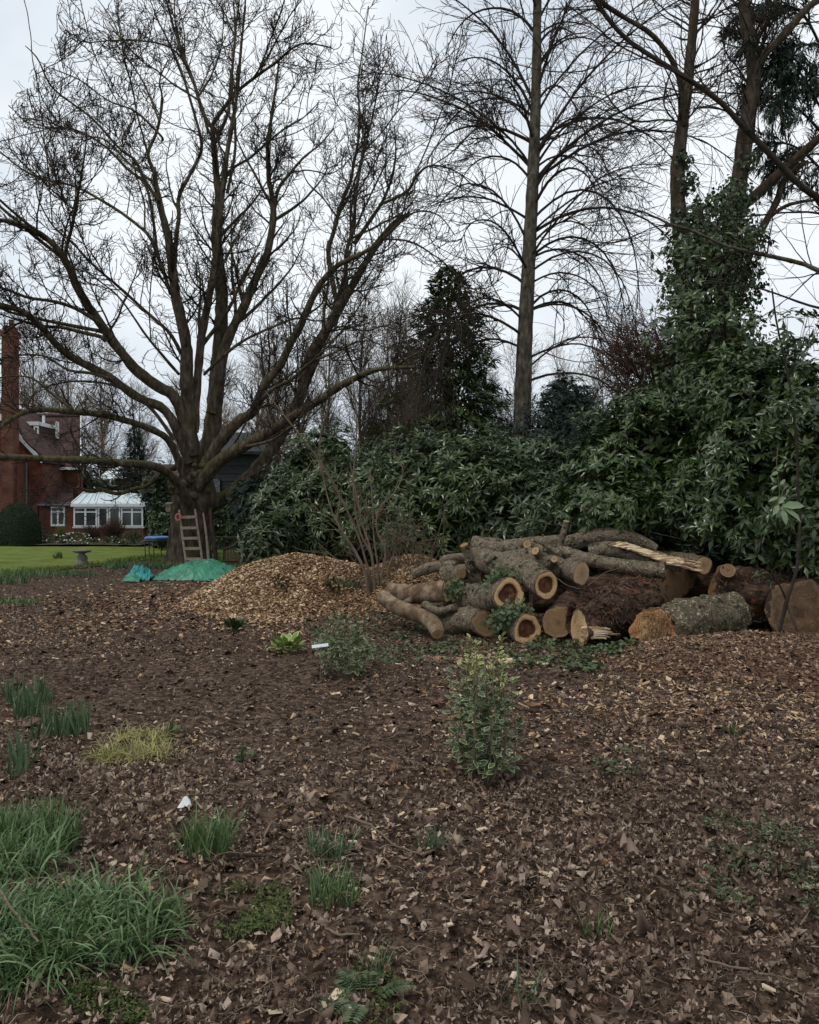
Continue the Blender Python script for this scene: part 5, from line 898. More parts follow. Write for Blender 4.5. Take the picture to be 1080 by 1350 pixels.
log('long thin grey limb reaching out at the far left of the pile', [(545,757,12.1),(562,750,12.0),(582,746,11.9),(605,748,11.7)], [.075,.075,.08,.10], 'loggrey', 'cuttan', 'cuttan', seed=7, sides=16)
log('knotty stump piece with a large round knot in the left of the pile', [(585,760,11.8),(607,757,11.7),(640,760,11.5)], [.15,.165,.15], 'loggrey', 'cuttan', 'cuttan', seed=8, amp=.25, stubs=[((610,756,11.7),(608,757,11.35),.095,.07,'cuttan')])
log('grey log on top of the pile at left with two small round pruned knots', [(624,720,12.1),(645,722,12.0),(672,724,11.9),(705,716,11.9),(740,714,12.0)], [.15,.155,.13,.10,.09], 'loggrey', 'cuttan', 'cuttan', seed=9, stubs=[((690,720,11.85),(695,717,11.6),.065,.062,'cut'), ((706,722,11.7),(712,721,11.45),.045,.043,'cutpale'), ((738,718,11.9),(747,687,11.8),.055,.042,'cutpale')])
log('short log with an oval cut face and dark heart in the middle of the pile', [(728,746,11.6),(748,750,11.2),(767,756,10.7)], [.155,.16,.165], 'loggrey', 'cuttan', 'cut', seed=10, nB=(.85, -.75, .0))
log('long straight grey pole across the top of the pile', [(716,724,11.2),(746,729,11.15),(775,738,11.0),(804,744,10.9),(840,749,10.7),(877,753,10.5)], [.075,.085,.095,.095,.10,.105], 'loggrey', 'cuttan', 'cuttan', seed=11, amp=.06, nB=(.95, -.3, .1), stubs=[((728,726,11.1),(702,712,11.0),.02,.015,'cutpale')])
log('arched grey limb along the top back of the pile', [(745,720,12.2),(775,709,12.1),(815,707,12.0),(840,713,12.0),(866,724,11.9)], [.13,.125,.12,.11,.06], 'loggrey', 'cuttan', 'cuttan', seed=12)
log('grey log lying behind the splintered one with a round pale end at far right', [(850,733,12.8),(890,738,12.2),(928,745,11.4)], [.12,.13,.135], 'loggrey', 'cuttan', 'cut', seed=13, nB=(.3, -1, 0))
lg = log('split limb with a long raw splintered pale upper face', [(778,728,11.7),(804,724,11.6),(835,730,11.45),(870,738,11.3),(900,748,11.15)], [.11,.12,.12,.11,.07], 'loggrey', 'cuttan', 'cuttan', seed=14, amp=.16)
# splintered strip
M['splint'] = mat('raw_splintered_wood', [(.3, (.30, .17, .09)), (.5, (.52, .37, .22)), (.75, (.70, .56, .38))], 20, .8, .015, 40, stretch=(.3, 1, 2), detail=8)
mb = MB(); Q = resample([P(800,716,11.5), P(830,721,11.35), P(870,735,11.2), P(900,741,11.1), P(927,747,11.0)], 40)
for r_ in range(15):
    f = (r_-7)/7; off = A(.0, -.05*f-.02, -.045*f*abs(f)); s0, s1 = rng.integers(0, 10), rng.integers(26, 40); q = Q[s0:s1]+off+rng.normal(0, .004, (s1-s0, 3)); rr = U(.008, .02)*np.sin(np.linspace(.15, 2.9, s1-s0))+.003; V, F, a, b = tube1(q, rr, 5, .3, 20, r_); mb.add(V, F, smooth=False)
mb.build('splintered_wood', M['splint'], lg)
mb = MB()
for r_ in range(16): s0 = resample([P(885+U(-8, 8), 742, 11.1), P(925+U(-10, 4), 749+U(-6, 6), 10.95)], 8); V, F, a, b = tube1(s0+rng.normal(0, .006, (8, 3)), np.linspace(.022, .004, 8), 5, .3, 20, r_); mb.add(V, F, smooth=False)
mb.build('splintered_wood', M['splint'], lg)
log('hollow log end low in the front centre of the pile', [(650,812,11.1),(675,820,10.5),(695,830,9.95)], [.175,.18,.18], 'loggrey', 'cuttan', 'cuthollow', depthB=.05, seed=15, nB=(.38, -1, .0))
log('debarked tan butt piece between the front hollow log and the dark red log', [(752,800,10.9),(745,812,10.5),(736,820,10.1)], [.22,.22,.20], 'logred', 'cuttan', 'cuttan', seed=16, amp=.2, nB=(-.35, -1, .12), sides=9)
log('mottled short block at the lower left of the pile in front of the ivy', [(585,826,11.0),(612,818,10.75),(640,822,10.4)], [.15,.17,.17], 'loggrey', 'cuttan', 'cuttan', seed=17, amp=.22, nB=(.3, -1, .3))
big = log('massive dark red shaggy-barked log lying across the front right of the pile', [(763,827,9.75),(785,815,10.0),(825,800,10.4),(862,786,10.8)], [.23,.31,.33,.29], 'logred', 'cut', 'cuttan', amp=.22, seed=18, ra=.03, nA=(-.985, -.17, .1), nB=(.9, -.75, 0), sides=40, n=46, tornA=.01)
mb = MB()
for i in range(700):                                # shaggy bark strips
    t = U(.03, .97); Q = resample(np.array([P(763,827,9.75), P(785,815,10.0), P(825,800,10.4), P(862,786,10.8)]), 30); k_ = int(t*28); c = Q[k_]; ax = nrm(Q[k_+1]-Q[k_]); a = U(-.4, 3.4); r = np.interp(t, [0, .3, .7, 1], [.24, .32, .34, .30]); s_ = nrm(np.cross(ax, A(0, 0, 1))); v_ = np.cross(s_, ax); dr = s_*math.cos(a)*1+v_*math.sin(a)
    if dr[1] > .3 : continue
    p0 = c+dr*r; dd = nrm(ax*U(-1, 1)+np.cross(ax, dr)*U(-.6, .6)+dr*U(-.05, .3)); L = U(.03, .13); bar(mb, p0, p0+dd*L, U(.008, .025), U(.004, .012), upv=dr, rnd=0)
tag(mb.build('loose_bark', M['logred'], big), kind='stuff')
mb = MB()
for r_ in range(44): y_ = 830+U(-3, 11); x0_ = 766+U(0, 8); q = resample([P(x0_, y_, 9.5), P(x0_+U(14, 30), y_+U(-1, 2), 9.5), P(x0_+U(32, 52)*(1-abs(y_-834)/14), y_+U(0, 4), 9.56)], 8); V, F, a, b = tube1(q, np.linspace(.013, .003, 8), 5, .3, 20, r_); mb.add(V, F, smooth=False)
mb.build('splintered_wood', M['splint'], big)
big2 = log('large mossy crusted log with a torn orange end nearest the camera', [(862,831,9.45),(885,824,9.7),(920,817,10.1),(962,812,10.6)], [.23,.25,.29,.28], 'logmoss', 'cutorange', 'cuttan', amp=.34, seed=19, ra=.035, torn=.05, sides=36, n=40, nA=(-.18, -1, .05))
mb = MB()
for r_ in range(40): a = U(0, 6.28); r = .22*math.sqrt(U(0.02, .8)); c = A(*P(862,831,9.40)); p0 = c+A(math.cos(a)*r, 0, math.sin(a)*r); b0 = p0+A(U(-.03, .03), -U(.01, .05), U(.04, .12)); V, F, a_, b_ = tube1(resample([p0, (p0+b0)/2, b0], 5), np.linspace(.018, .004, 5), 5, .3, 20, r_); mb.add(V, F, smooth=False)
mb.build('torn_fibres', M['cutorange'], big2)
rk = log('dark fibrous root-end log at the right behind the mossy log', [(945,775,11.2),(985,785,11.2),(1030,795,11.3)], [.28,.42,.40], 'logred', 'cuttan', 'cuttan', amp=.35, seed=20, ra=.04, sides=36, n=34, stubs=[((955,765,11),(960,752,10.8),.12,.10,'cuttan')])
mb = MB()
for i in range(420): c = A(*P(985+U(-45, 45), 790+U(-36, 30), 10.85)); d = nrm(rng.normal(size=3)*A(1, .4, 1)); bar(mb, c, c+d*U(.04, .16), U(.006, .02), U(.004, .01), upv=(.1, -1, .2))
tag(mb.build('loose_bark', M['logred'], rk), kind='stuff')
log('broad tan sawn stump section at the right edge behind the thin forked stem', [(1085,800,11.1),(1070,803,10.8),(1056,808,10.4)], [.38,.40,.37], 'logred', 'cuttan', 'cutdark', amp=.45, seed=21, nB=(-.55, -1, .15), sides=24, torn=.03)
log('dark log lying in shadow beneath the top poles, right of centre', [(700,790,11.5),(760,785,11.5),(830,770,11.8)], [.2,.22,.2], 'logred', 'cuttan', 'cuttan', amp=.2, seed=22)
log('dark log at the back of the pile under the splintered limb', [(840,775,12.2),(890,770,12.2),(945,768,12.3)], [.2,.22,.2], 'logred', 'cuttan', 'cuttan', amp=.2, seed=23)
log('low log hidden beneath the left part of the pile', [(560,800,12.2),(620,795,12.2),(690,790,12)], [.16,.17,.18], 'loggrey', 'cuttan', 'cuttan', amp=.15, seed=24)
log('small broken branch lying between the crooked and hollow logs', [(560,797,11),(578,806,10.8),(602,800,10.7)], [.06,.055,.05], 'loggrey', 'cuttan', 'cuttan', amp=.1, seed=25, sides=14)
# ivy on the logs
mb = MB(); n = 900; cs = A(658,762,10.3, 652,775,10.4, 666,756,10.3, 668,808,10.0, 655,818,10.1, 680,800,10.0, 700,752,10.6, 598,775,10.9, 640,778,10.6).reshape(-1, 3); k = rng.integers(0, len(cs), n); p = np.array([P(*c) for c in cs])[k]+rng.normal(0, 1, (n, 3))*A(.075, .05, .06)
scatter(mb, IVY, p, frames(A(0, -.3, -1)+rng.normal(0, .5, (n, 3)), A(0, -1, .6)+rng.normal(0, .4, (n, 3))), U(.03, .06, n), U(.3, 1, n)); tag(mb.build('ivy_strands', M['ivyG']), 'bright green ivy hanging over the hollow logs', 'ivy', kind='stuff')
# twigs on the pile
for pts, r, lab in [([(728,757,10.3),(745,770,10.2),(765,777,10.1)], .006, 'thin pale twig hanging below the middle cut end'), ([(775,772,10.2),(800,755,10.3),(835,742,10.6)], .006, 'thin twig leaning across the long grey pole'), ([(795,690,12.3),(850,700,12.2),(905,712,12.1),(920,706,12)], .01, 'bare branch poking up behind the splintered limb')]:
    Q = resample([P(*p) for p in pts], 14)+rng.normal(0, .006, (14, 3)); V, F, a, b = tube1(Q, np.linspace(r, r*.5, 14), 6); o = MB().add(V-Q[0], F).build('twig', M['twigtan']); o.location = Q[0]; tag(o, lab, 'twig')
# iron railing glimpsed behind the pile at right
M['railing'] = mat('old_grey_pale', [(.05, .05, .047), (.10, .10, .09)], 8, .8)
rt = empty('railing_fence', (P(975, 0, 13.2)[0], 13.2, 0), 'thin grey upright railings glimpsed in the dark behind the logs at right', 'fence')
for px in range(920, 1030, 7): x = P(px, 0, 13.2)[0]; mb = MB(); bar(mb, (x, 13.2, 0), (x+U(-.01, .01), 13.2, .95), .02, .02, upv=(0, 1, 0)); mb.build('railing', M['railing'], rt)
mb = MB(); x0, x1 = P(912, 0, 13.2)[0], P(1035, 0, 13.2)[0]; bar(mb, (x0, 13.23, .8), (x1, 13.23, .8), .03, .03); mb.build('rail', M['railing'], rt)
# ------------------------------------------------------------------ house
def bricky(name, c1, c2, mortar, scale=1., bumpd=.01, bw=.225, rh=.075):
    m = bpy.data.materials.new(name); m.use_nodes = True; t = m.node_tree; N = t.nodes; L = t.links; b = N['Principled BSDF']; b.inputs['Roughness'].default_value = .9; b.inputs['Specular IOR Level'].default_value = .15
    co = N.new('ShaderNodeTexCoord'); sx = N.new('ShaderNodeSeparateXYZ'); L.new(co.outputs['Object'], sx.inputs[0]); ad = N.new('ShaderNodeMath'); L.new(sx.outputs['X'], ad.inputs[0]); L.new(sx.outputs['Y'], ad.inputs[1]); cb = N.new('ShaderNodeCombineXYZ'); L.new(ad.outputs[0], cb.inputs[0]); L.new(sx.outputs['Z'], cb.inputs[1])
    br = N.new('ShaderNodeTexBrick'); br.inputs['Scale'].default_value = scale; br.inputs['Brick Width'].default_value = bw; br.inputs['Row Height'].default_value = rh; br.inputs['Mortar Size'].default_value = .008; br.inputs['Color1'].default_value = (*c1, 1); br.inputs['Color2'].default_value = (*c2, 1); br.inputs['Mortar'].default_value = (*mortar, 1); L.new(cb.outputs[0], br.inputs['Vector'])
    no = N.new('ShaderNodeTexNoise'); no.inputs['Scale'].default_value = 1.6; no.inputs['Detail'].default_value = 7; L.new(co.outputs['Object'], no.inputs['Vector']); mr = N.new('ShaderNodeMapRange'); mr.inputs['From Min'].default_value = .3; mr.inputs['From Max'].default_value = .7; mr.inputs['To Min'].default_value = .6; mr.inputs['To Max'].default_value = 1.3; L.new(no.outputs['Fac'], mr.inputs['Value'])
    v = N.new('ShaderNodeVectorMath'); v.operation = 'SCALE'; L.new(br.outputs['Color'], v.inputs[0]); L.new(mr.outputs[0], v.inputs['Scale']); L.new(v.outputs[0], b.inputs['Base Color'])
    bp = N.new('ShaderNodeBump'); bp.inputs['Distance'].default_value = bumpd; bp.invert = True; L.new(br.outputs['Fac'], bp.inputs['Height']); L.new(bp.outputs[0], b.inputs['Normal']); return m
M['brick'] = bricky('red_brick', (.17, .062, .04), (.11, .045, .03), (.13, .085, .06))
M['tilehang'] = bricky('hanging_tiles', (.20, .058, .036), (.12, .04, .026), (.06, .02, .015), bw=.17, rh=.11)
M['rooft'] = bricky('brown_roof_tiles', (.10, .058, .05), (.065, .04, .036), (.025, .016, .015), bw=.2, rh=.18, bumpd=.03)
M['whitep'] = mat('white_paint', [(.60, .62, .62), (.74, .75, .74)], 3, .5)
M['glass'] = mat('dark_window_glass', [(.02, .025, .028), (.07, .08, .08)], 1.2, .08, spec=.7)
M['glroof'] = mat('pale_glazed_roof', [(.42, .52, .54), (.60, .68, .69)], 1.5, .3, spec=.5)
M['lead'] = mat('grey_lead', [(.10, .10, .105), (.18, .18, .18)], 3, .6)
def hx(px, D=46): return (px-540)/1080*D
def hz(py, D=46): return 1.6-(py-675)/1080*D
house = empty('brick_house', (hx(50), 47, 0), 'red brick and tile house with a tall chimney at the left edge beyond the lawn', 'house')
def hb(name, x0, x1, y0, y1, z0, z1, m, par=None): mb = MB(); box(mb, x0, x1, y0, y1, z0, z1); return mb.build(name, M[m], par or house)
def hwin(px0, px1, py0, py1, D, cols_=2, par=None, rows_=1, topr=.28):
    x0, x1, z0, z1 = hx(px0, D), hx(px1, D), hz(py1, D), hz(py0, D); par = par or house; f = MB(); t = .075; bx = lambda a, b, c, d: box(f, a, b, D-.06, D+.02, c, d)
    bx(x0, x1, z0-.03, z0+t); bx(x0, x1, z1-t, z1); bx(x0, x0+t, z0+t, z1-t); bx(x1-t, x1, z0+t, z1-t); wn = f.build('window', M['whitep'], par)
    for i in range(1, cols_): xx = x0+(x1-x0)*i/cols_; g = MB(); box(g, xx-.045, xx+.045, D-.055, D+.015, z0+t, z1-t); g.build('mullion', M['whitep'], wn)
    if rows_ > 1: zz = z1-(z1-z0)*topr; g = MB(); box(g, x0+t, x1-t, D-.05, D+.01, zz-.035, zz+.035); g.build('transom', M['whitep'], wn)
    for i in range(cols_): g = MB(); a, b = x0+(x1-x0)*i/cols_, x0+(x1-x0)*(i+1)/cols_; box(g, a+.03, b-.03, D-.02, D-.005, z0+t, z1-t); g.build('pane', M['glass'], wn)
    return wn
def poly(name, pts, m, par=None, th=(0, 0, -.12)):
    V = np.array(pts, float); k = len(V); W = np.vstack([V, V+np.array(th)]); mb = MB()
    for i in range(1, k-1): mb.add(W, [(0, i, i+1)], smooth=False); mb.add(W, [(k, k+i+1, k+i)], smooth=False)
    mb.add(W, [(i, (i+1) % k, k+(i+1) % k, k+i) for i in range(k)], smooth=False); return mb.build(name, M[m], par or house)
# main range
hb('wall', hx(-60, 48), hx(103, 48), 48, 48.7, 0, hz(616, 48), 'brick'); ev, rg = hz(615, 47.6), hz(549, 51); xl, xr = hx(-60, 48), hx(106, 47.6)
for y0, y1, z0, z1 in ((47.6, 51, ev, rg), (54.4, 51, ev, rg)): poly('roof', [(xl, y0, z0), (hx(106, y0)-(0 if y0 < 50 else .9), y0, z0), (hx(106, 51), y1, z1), (xl, y1, z1)], 'rooft')
pass
mb = MB(); bar(mb, (xr+.03, 47.55, ev), (hx(106.5, 51), 51, rg+.03), .06, .2); mb.build('bargeboard', M['whitep'], house); mb = MB(); bar(mb, (hx(62, 47.5), 47.5, ev-.12), (xr, 47.5, ev-.12), .12, .14); mb.build('gutter', M['whitep'], house)
mb = MB(); V, F, a, b = tube1([(xl, 51, rg+.05), ((xl+xr)/2, 51, rg+.05), (hx(106, 51), 51, rg+.05)], [.12]*3, 8); mb.add(V, F); mb.build('ridge', M['rooft'], house)
# projecting gable wing
D = 45.2; zr, ze = hz(528, D), hz(604, D); xm, xe, xw = hx(-14, D), hx(58, D), hx(-86, D)
poly('gable_wall', [(xw, D, 0), (xe-.1, D, 0), (xe-.1, D, ze), (xm, D, zr-.15), (xw, D, ze)], 'tilehang', th=(0, .25, 0)); hb('side_wall', xe-.35, xe-.1, D+.26, 47.99, 0, ze, 'brick')
for sx_, x1 in ((1, xe+.1), (-1, xw)): poly('roof', [(xm, D-.35, zr), (xm, 50.9, zr), (x1, 50.9, ze-.1), (x1, D-.35, ze-.1)], 'rooft', th=(0, 0, -.15))
mb = MB(); bar(mb, (xm, D-.4, zr-.1), (xe+.12, D-.4, ze-.2), .06, .28, upv=(0, -1, 0)); 
mb = MB(); bar(mb, (xm, D-.4, zr-.12), (xe+.12, D-.4, ze-.22), .22, .06, upv=(0, -1, 0)); mb.build('bargeboard', M['whitep'], house)
hb('ground_floor_wall', xw, hx(51, D), D-.12, D-.02, 0, hz(651, D), 'brick')
mb = MB(); V, F, a, b = tube1([(hx(37, D), D-.2, 0), (hx(37, D), D-.2, 3), (hx(37, D), D-.2, ze)], [.05]*3, 8); mb.add(V, F); mb.build('drainpipe', M['lead'], house)
# dormer on the left and small rooflight on the right
D2 = 47.9
hb('dormer', hx(20, D2), hx(50, D2), D2, D2+2.5, hz(598, D2), hz(561, D2), 'rooft'); hb('fascia', hx(20, D2), hx(52, D2), D2-.12, D2+2.5, hz(561, D2)+.003, hz(556, D2), 'whitep'); hwin(45, 51, 562, 583, D2-.05, 1)
hb('vent_pipe', hx(74, 49.4), hx(77, 49.4), 49.3, 49.5, hz(578, 49.4), hz(556, 49.4), 'whitep'); hb('vent_pipe', hx(56.5, 49.4), hx(58.5, 49.4), 49.3, 49.5, hz(566, 49.4), hz(548, 49.4), 'whitep')
# oriel window side
hb('oriel', hx(55, 47), hx(64, 47), 46.3, 47.98, hz(645, 47), hz(611, 47), 'tilehang'); hwin(55.4, 63.6, 613, 643, 46.25, 2, rows_=2, topr=.5)
# lean-to
D3 = 45; poly('lean_to_roof', [(hx(52, D3), D3-.2, hz(664, D3)), (hx(99, D3), D3-.2, hz(664, D3)), (hx(96, 47.9), 47.9, hz(643, 47.9)), (hx(66, 47.9), 47.9, hz(643, 47.9))], 'rooft')
hb('lean_to_wall', hx(52, D3), hx(97, D3), D3, 47.98, 0, hz(665, D3), 'brick'); hwin(67.5, 86, 667.5, 693, D3-.02, 2, rows_=2)
hb('gutter', hx(52, D3), hx(99, D3), D3-.3, D3-.2, hz(666.5, D3), hz(664.5, D3), 'lead')
# right brick wing half hidden by shrubs
hb('wall', hx(188, 48), hx(236, 48), 48, 48.6, 0, hz(644, 48), 'brick'); poly('roof', [(hx(186, 48), 47.7, hz(645, 48)), (hx(238, 48), 47.7, hz(645, 48)), (hx(232, 50), 50.5, hz(612, 50.5)), (hx(194, 50), 50.5, hz(612, 50.5))], 'rooft')
hb('wall', hx(106, 48.2), hx(188, 48.2), 48.2, 48.6, 0, hz(660, 48.2), 'brick')
# chimney
Dc = 44; ch = hb('chimney', hx(5.5, Dc), hx(20.5, Dc), Dc-.3, Dc+.4, hz(720, Dc), hz(445, Dc), 'brick'); hb('chimney_cap', hx(4, Dc), hx(22, Dc), Dc-.36, Dc+.46, hz(445, Dc)+.003, hz(437, Dc), 'brick'); hb('chimney_cap', hx(6.5, Dc), hx(19.5, Dc), Dc-.27, Dc+.37, hz(437, Dc)+.006, hz(431, Dc), 'brick')
hb('chimney_breast', hx(-3, Dc), hx(26, Dc)-.15, Dc+.0, Dc+1.0, 0, hz(600, Dc), 'brick')
mb = MB(); V, F, a, b = tube1([P(15, 431, Dc), P(15, 427, Dc), P(15, 422, Dc)], [.15, .12, .14], 12); mb.add(V, F); mb.build('chimney_pot', M['brick'], house)
# conservatory
cv = empty('conservatory', (hx(143, 43.5), 43.5, 0), 'white conservatory with a pale glazed hipped roof attached to the brick house', 'conservatory'); Dv = 43; x0, x1 = hx(97.5, Dv), hx(189, Dv); ze, zs = hz(668, Dv), hz(695, Dv)
hb('dwarf_wall', x0, x1, Dv, 45, 0, zs-.05, 'brick', cv); hb('sill', x0-.05, x1+.05, Dv-.06, 45, zs-.047, zs+.02, 'whitep', cv); hb('eaves', x0-.12, x1+.15, Dv-.15, 45.2, ze, ze+.16, 'whitep', cv)
hb('back_panel', x0+.1, x1-.1, 44.7, 44.8, zs+.03, ze-.01, 'glass', cv)
for px0, px1, c in ((97.5, 128.5, 2), (129.5, 143, 1), (144, 159, 1), (160, 189, 2)): hwin(px0, px1, 668.5, 694.5, Dv, c, cv, 2 if c == 2 else 1, .25)
zr_ = hz(650, 44.6); xa, xb = hx(111, 44.6), hx(172, 44.6); za = ze+.165; y0, y1, yr = Dv-.12, 45.6, 44.5
poly('roof_glass', [(x0-.1, y0, za), (x1+.12, y0, za), (xb, yr, zr_), (xa, yr, zr_)], 'glroof', cv, (0, 0, -.03)); poly('roof_glass', [(x0-.1, y0, za), (xa, yr, zr_), (xa, y1, zr_), (x0-.1, y1, za)], 'glroof', cv, (0, 0, -.03)); poly('roof_glass', [(x1+.12, y0, za), (x1+.12, y1, za), (xb, y1, zr_), (xb, yr, zr_)], 'glroof', cv, (0, 0, -.03))
for i in range(0, 10): u = i/9; mb = MB(); bar(mb, (x0-.1+(x1-x0+.22)*u, y0, za+.03), (xa+(xb-xa)*u, yr, zr_+.03), .04, .05); mb.build('glazing_bar', M['whitep'], cv)
hb('ridge_cap', xa, xb, yr-.06, yr+.06, zr_+.02, zr_+.12, 'whitep', cv)
# far house
fh = empty('far_house', (hx(146, 58), 58, 0), 'far house with a pale gabled roof light and white window rising behind the conservatory', 'house'); Df = 58
hb('wall', hx(128, Df), hx(200, Df), Df+.3, Df+5, 0, hz(643, Df), 'brick', fh); hwin(130, 162, 631, 641, Df, 2, fh); poly('gable', [(hx(129, Df), Df, hz(631, Df)), (hx(163, Df), Df, hz(631, Df)), (hx(150, Df), Df+.6, hz(617, Df)), (hx(140, Df), Df+.6, hz(617, Df))], 'glroof', fh, (0, .15, 0))
hb('wall', hx(129.5, Df), hx(162.5, Df), Df+.06, Df+.3, hz(643, Df), hz(631, Df)-.02, 'brick', fh)
hb('downpipe', hx(185, 46.9), hx(187, 46.9), 46.8, 46.95, hz(660, 46.9), hz(643, 46.9), 'whitep')
# black weatherboard shed
sh = empty('black_shed', (hx(308, 34), 34, 0), 'black weatherboarded shed standing behind the right side of the trunk', 'shed'); M['tarred'] = mat('tarred_boards', [(.012, .013, .015), (.035, .037, .04)], 5, .7)
xs0, xs1 = hx(262, 34), hx(352, 34)
for i in range(26): z = i*.16; mb = MB(); bar(mb, (xs0, 34+.012*(i % 2), z+.09), (xs1, 34+.012*(i % 2), z+.09), .17, .025, upv=(0, -1, .12)); mb.build('board', M['tarred'], sh)
hb('shed_body', xs0+.03, xs1-.03, 34.08, 38, 0, 4.2, 'tarred', sh); poly('roof', [(xs0-.2, 33.7, 4.1), (xs1+.2, 33.7, 4.1), (xs1+.2, 36, 5.1), (xs0-.2, 36, 5.1)], 'tarred', sh)
wn = MB(); xw0, xw1, zw0, zw1 = hx(274, 33.9), hx(290, 33.9), hz(650, 33.9), hz(632, 33.9)
for a_ in ((xw0, xw1, zw0, zw0+.05), (xw0, xw1, zw1-.05, zw1), (xw0, xw0+.05, zw0, zw1), (xw1-.05, xw1, zw0, zw1), (xw0, xw1, (zw0+zw1)/2-.02, (zw0+zw1)/2+.02)): box(wn, a_[0], a_[1], 33.88, 33.95, a_[2], a_[3])
w_ = wn.build('window', M['lead'], sh); hb('pane', xw0, xw1, 33.93, 33.96, zw0, zw1, 'glass', w_)

# ------------------------------------------------------------------ garden bits round the chestnut
bx_, by_ = hx(24, 38.5), 38.5; rt = empty('topiary_dome', (bx_, by_, 0), 'clipped dark green dome of box on the lawn in front of the brick house', 'topiary')
n = 15000; az = U(0, 6.28, n); t = U(0, 1, n); h_ = 1.98; R_ = .99; zz = h_*t; rr = R_*np.sqrt(np.clip(1-(np.clip(t-.22, 0, 1)/.78)**2.2, 0, 1))*(.94+.06*np.minimum(1, t*6)); nn = np.stack([np.cos(az), np.sin(az), .15+t*1.1], -1); p = np.stack([bx_+rr*np.cos(az), by_+rr*np.sin(az), zz], -1)+rng.normal(0, .015, (n, 3))+nrm(nn)*((fbm(np.stack([np.cos(az)*2, np.sin(az)*2, zz*2], -1), 3)-.5)*.12)[:, None]
mb = MB(); scatter(mb, LEAF2, p, frames(nn*.4+rng.normal(0, .6, (n, 3)), nn+rng.normal(0, .4, (n, 3))), U(.05, .09, n), U(0, 1, n)); tag(mb.build('foliage', M['topi'], rt), kind='stuff')
mb = MB(); th, ph = np.meshgrid(np.linspace(0, 1, 12), np.linspace(0, 2*np.pi, 24)); rr = R_*.95*np.sqrt(np.clip(1-(np.clip(th-.22, 0, 1)/.78)**2.2, 0, 1)); mb.add(np.stack([bx_+rr*np.cos(ph), by_+rr*np.sin(ph), th*h_*.97], -1), grid_faces(24, 12)); mb.build('inner_branches', M['topi'], rt)
# border shrubs before the house
M['flower'] = mat('pale_flowers', [(.55, .56, .40), (.75, .74, .65)], 5, .6, k=.7)
M['border'] = mat('border_soil', [(.035, .028, .018), (.07, .055, .035)], 5, .95, .02)
mb = MB(); gx = np.linspace(hx(50, 40), hx(200, 40), 60); gy = np.linspace(37.5, 43.5, 16); X, Y = np.meshgrid(gx, gy); mb.add(np.stack([X, Y, .06+.08*n2(X, Y, 2, 2)+H(X, Y)], -1), grid_faces(16, 60)); tag(mb.build('border_bed', M['border']), kind='structure')
def twiggy(px, D, h, r, n, m, lab):
    x = hx(px, D); rt = empty('bare_shrub', (x, D, 0), lab, 'shrub'); a = U(0, 6.28, n); e = np.stack([x+r*U(.1, 1, n)*np.cos(a), D+r*U(.1, 1, n)*np.sin(a), h*U(.5, 1, n)], -1); b = np.stack([x+r*.2*np.cos(a), D+r*.2*np.sin(a), np.zeros(n)], -1)
    V, F = tubes(np.stack([b, b*.6+e*.4+rng.normal(0, .05, (n, 3))+A(0, 0, .1), e], 1), np.broadcast_to(A(.014, .011, .006), (n, 3)), 3); tag(MB().add(V, F).build('stems', M[m], rt), kind='stuff')
twiggy(148, 40, 1.35, .75, 420, 'twigred', 'rusty brown twiggy shrub in front of the conservatory windows'); twiggy(122, 40.5, 1.0, .6, 300, 'twigred', 'lower brown twiggy shrub at the left end of the conservatory'); twiggy(80, 41, .95, .3, 160, 'sedge', 'upright tawny ornamental grass beneath the lean-to window'); twiggy(178, 41, .8, .5, 160, 'twigtan', 'thin pale twigs in front of the right conservatory panes')
def shrubl(px, py, D, r, h, n, m, lab, fl=0, L=(.06, .11)):
    x, _, z = P(px, py, D); rt = empty('border_shrub', (x, D, 0), lab, 'shrub'); p, d = shell(n, [(x, D, h*.5, r, r*.8, h*.55)], .5, .5, 3, .2); k = len(p); mb = MB(); scatter(mb, LEAF2, p, frames(d+rng.normal(0, .6, (k, 3)), d+A(0, 0, .6)+rng.normal(0, .4, (k, 3))), U(L[0], L[1], k)*1.3, U(0, 1, k)); tag(mb.build('foliage', M[m], rt), kind='stuff')
    if fl: p, d = shell(fl, [(x, D, h*.55, r, r*.8, h*.58)], .8, .95, 3, .1); k = len(p); mb = MB(); scatter(mb, IVY, p, frames(d+rng.normal(0, .6, (k, 3)), d+A(0, 0, .6)), np.full(k, .085), U(0, 1, k)); tag(mb.build('flowers', M['flower'], rt), kind='stuff')
shrubl(100, 712, 39.5, .65, .55, 700, 'ivyG', 'low green plant with pale flowers in the border left of the brown shrub', 60); shrubl(72, 712, 39.5, .55, .45, 500, 'ivyG', 'small flowering plant at the left end of the border', 30); shrubl(172, 714, 39.5, .9, .5, 600, 'ivy', 'low dark green plants at the right end of the border'); shrubl(52, 700, 41, .5, .8, 400, 'yew', 'dark leafy shrub between the topiary dome and the lean-to')
shrubl(140, 714, 39.2, .9, .35, 400, 'ivyG', 'low leafy edging in the middle of the border', 10)
bush('ivy_shrub', 'tall dark evergreen left of the trunk in front of the brick wing', 'shrub', [E(212,690,36,.6,.8,1.1), E(209,650,37,.65,.8,1.3), E(222,700,34,.6,.6,.9)], 800, 6, (.12, .2), 'ivy', seed=31, tm=LEAF2, stems=2, wratio=1.4)
bush('ivy_shrub', 'round green bush glimpsed between the trunk and the shed', 'shrub', [E(292,692,30,.65,.5,.75)], 500, 6, (.1, .16), 'laurel', seed=32, tm=LEAF2, stems=2, wratio=1.4)
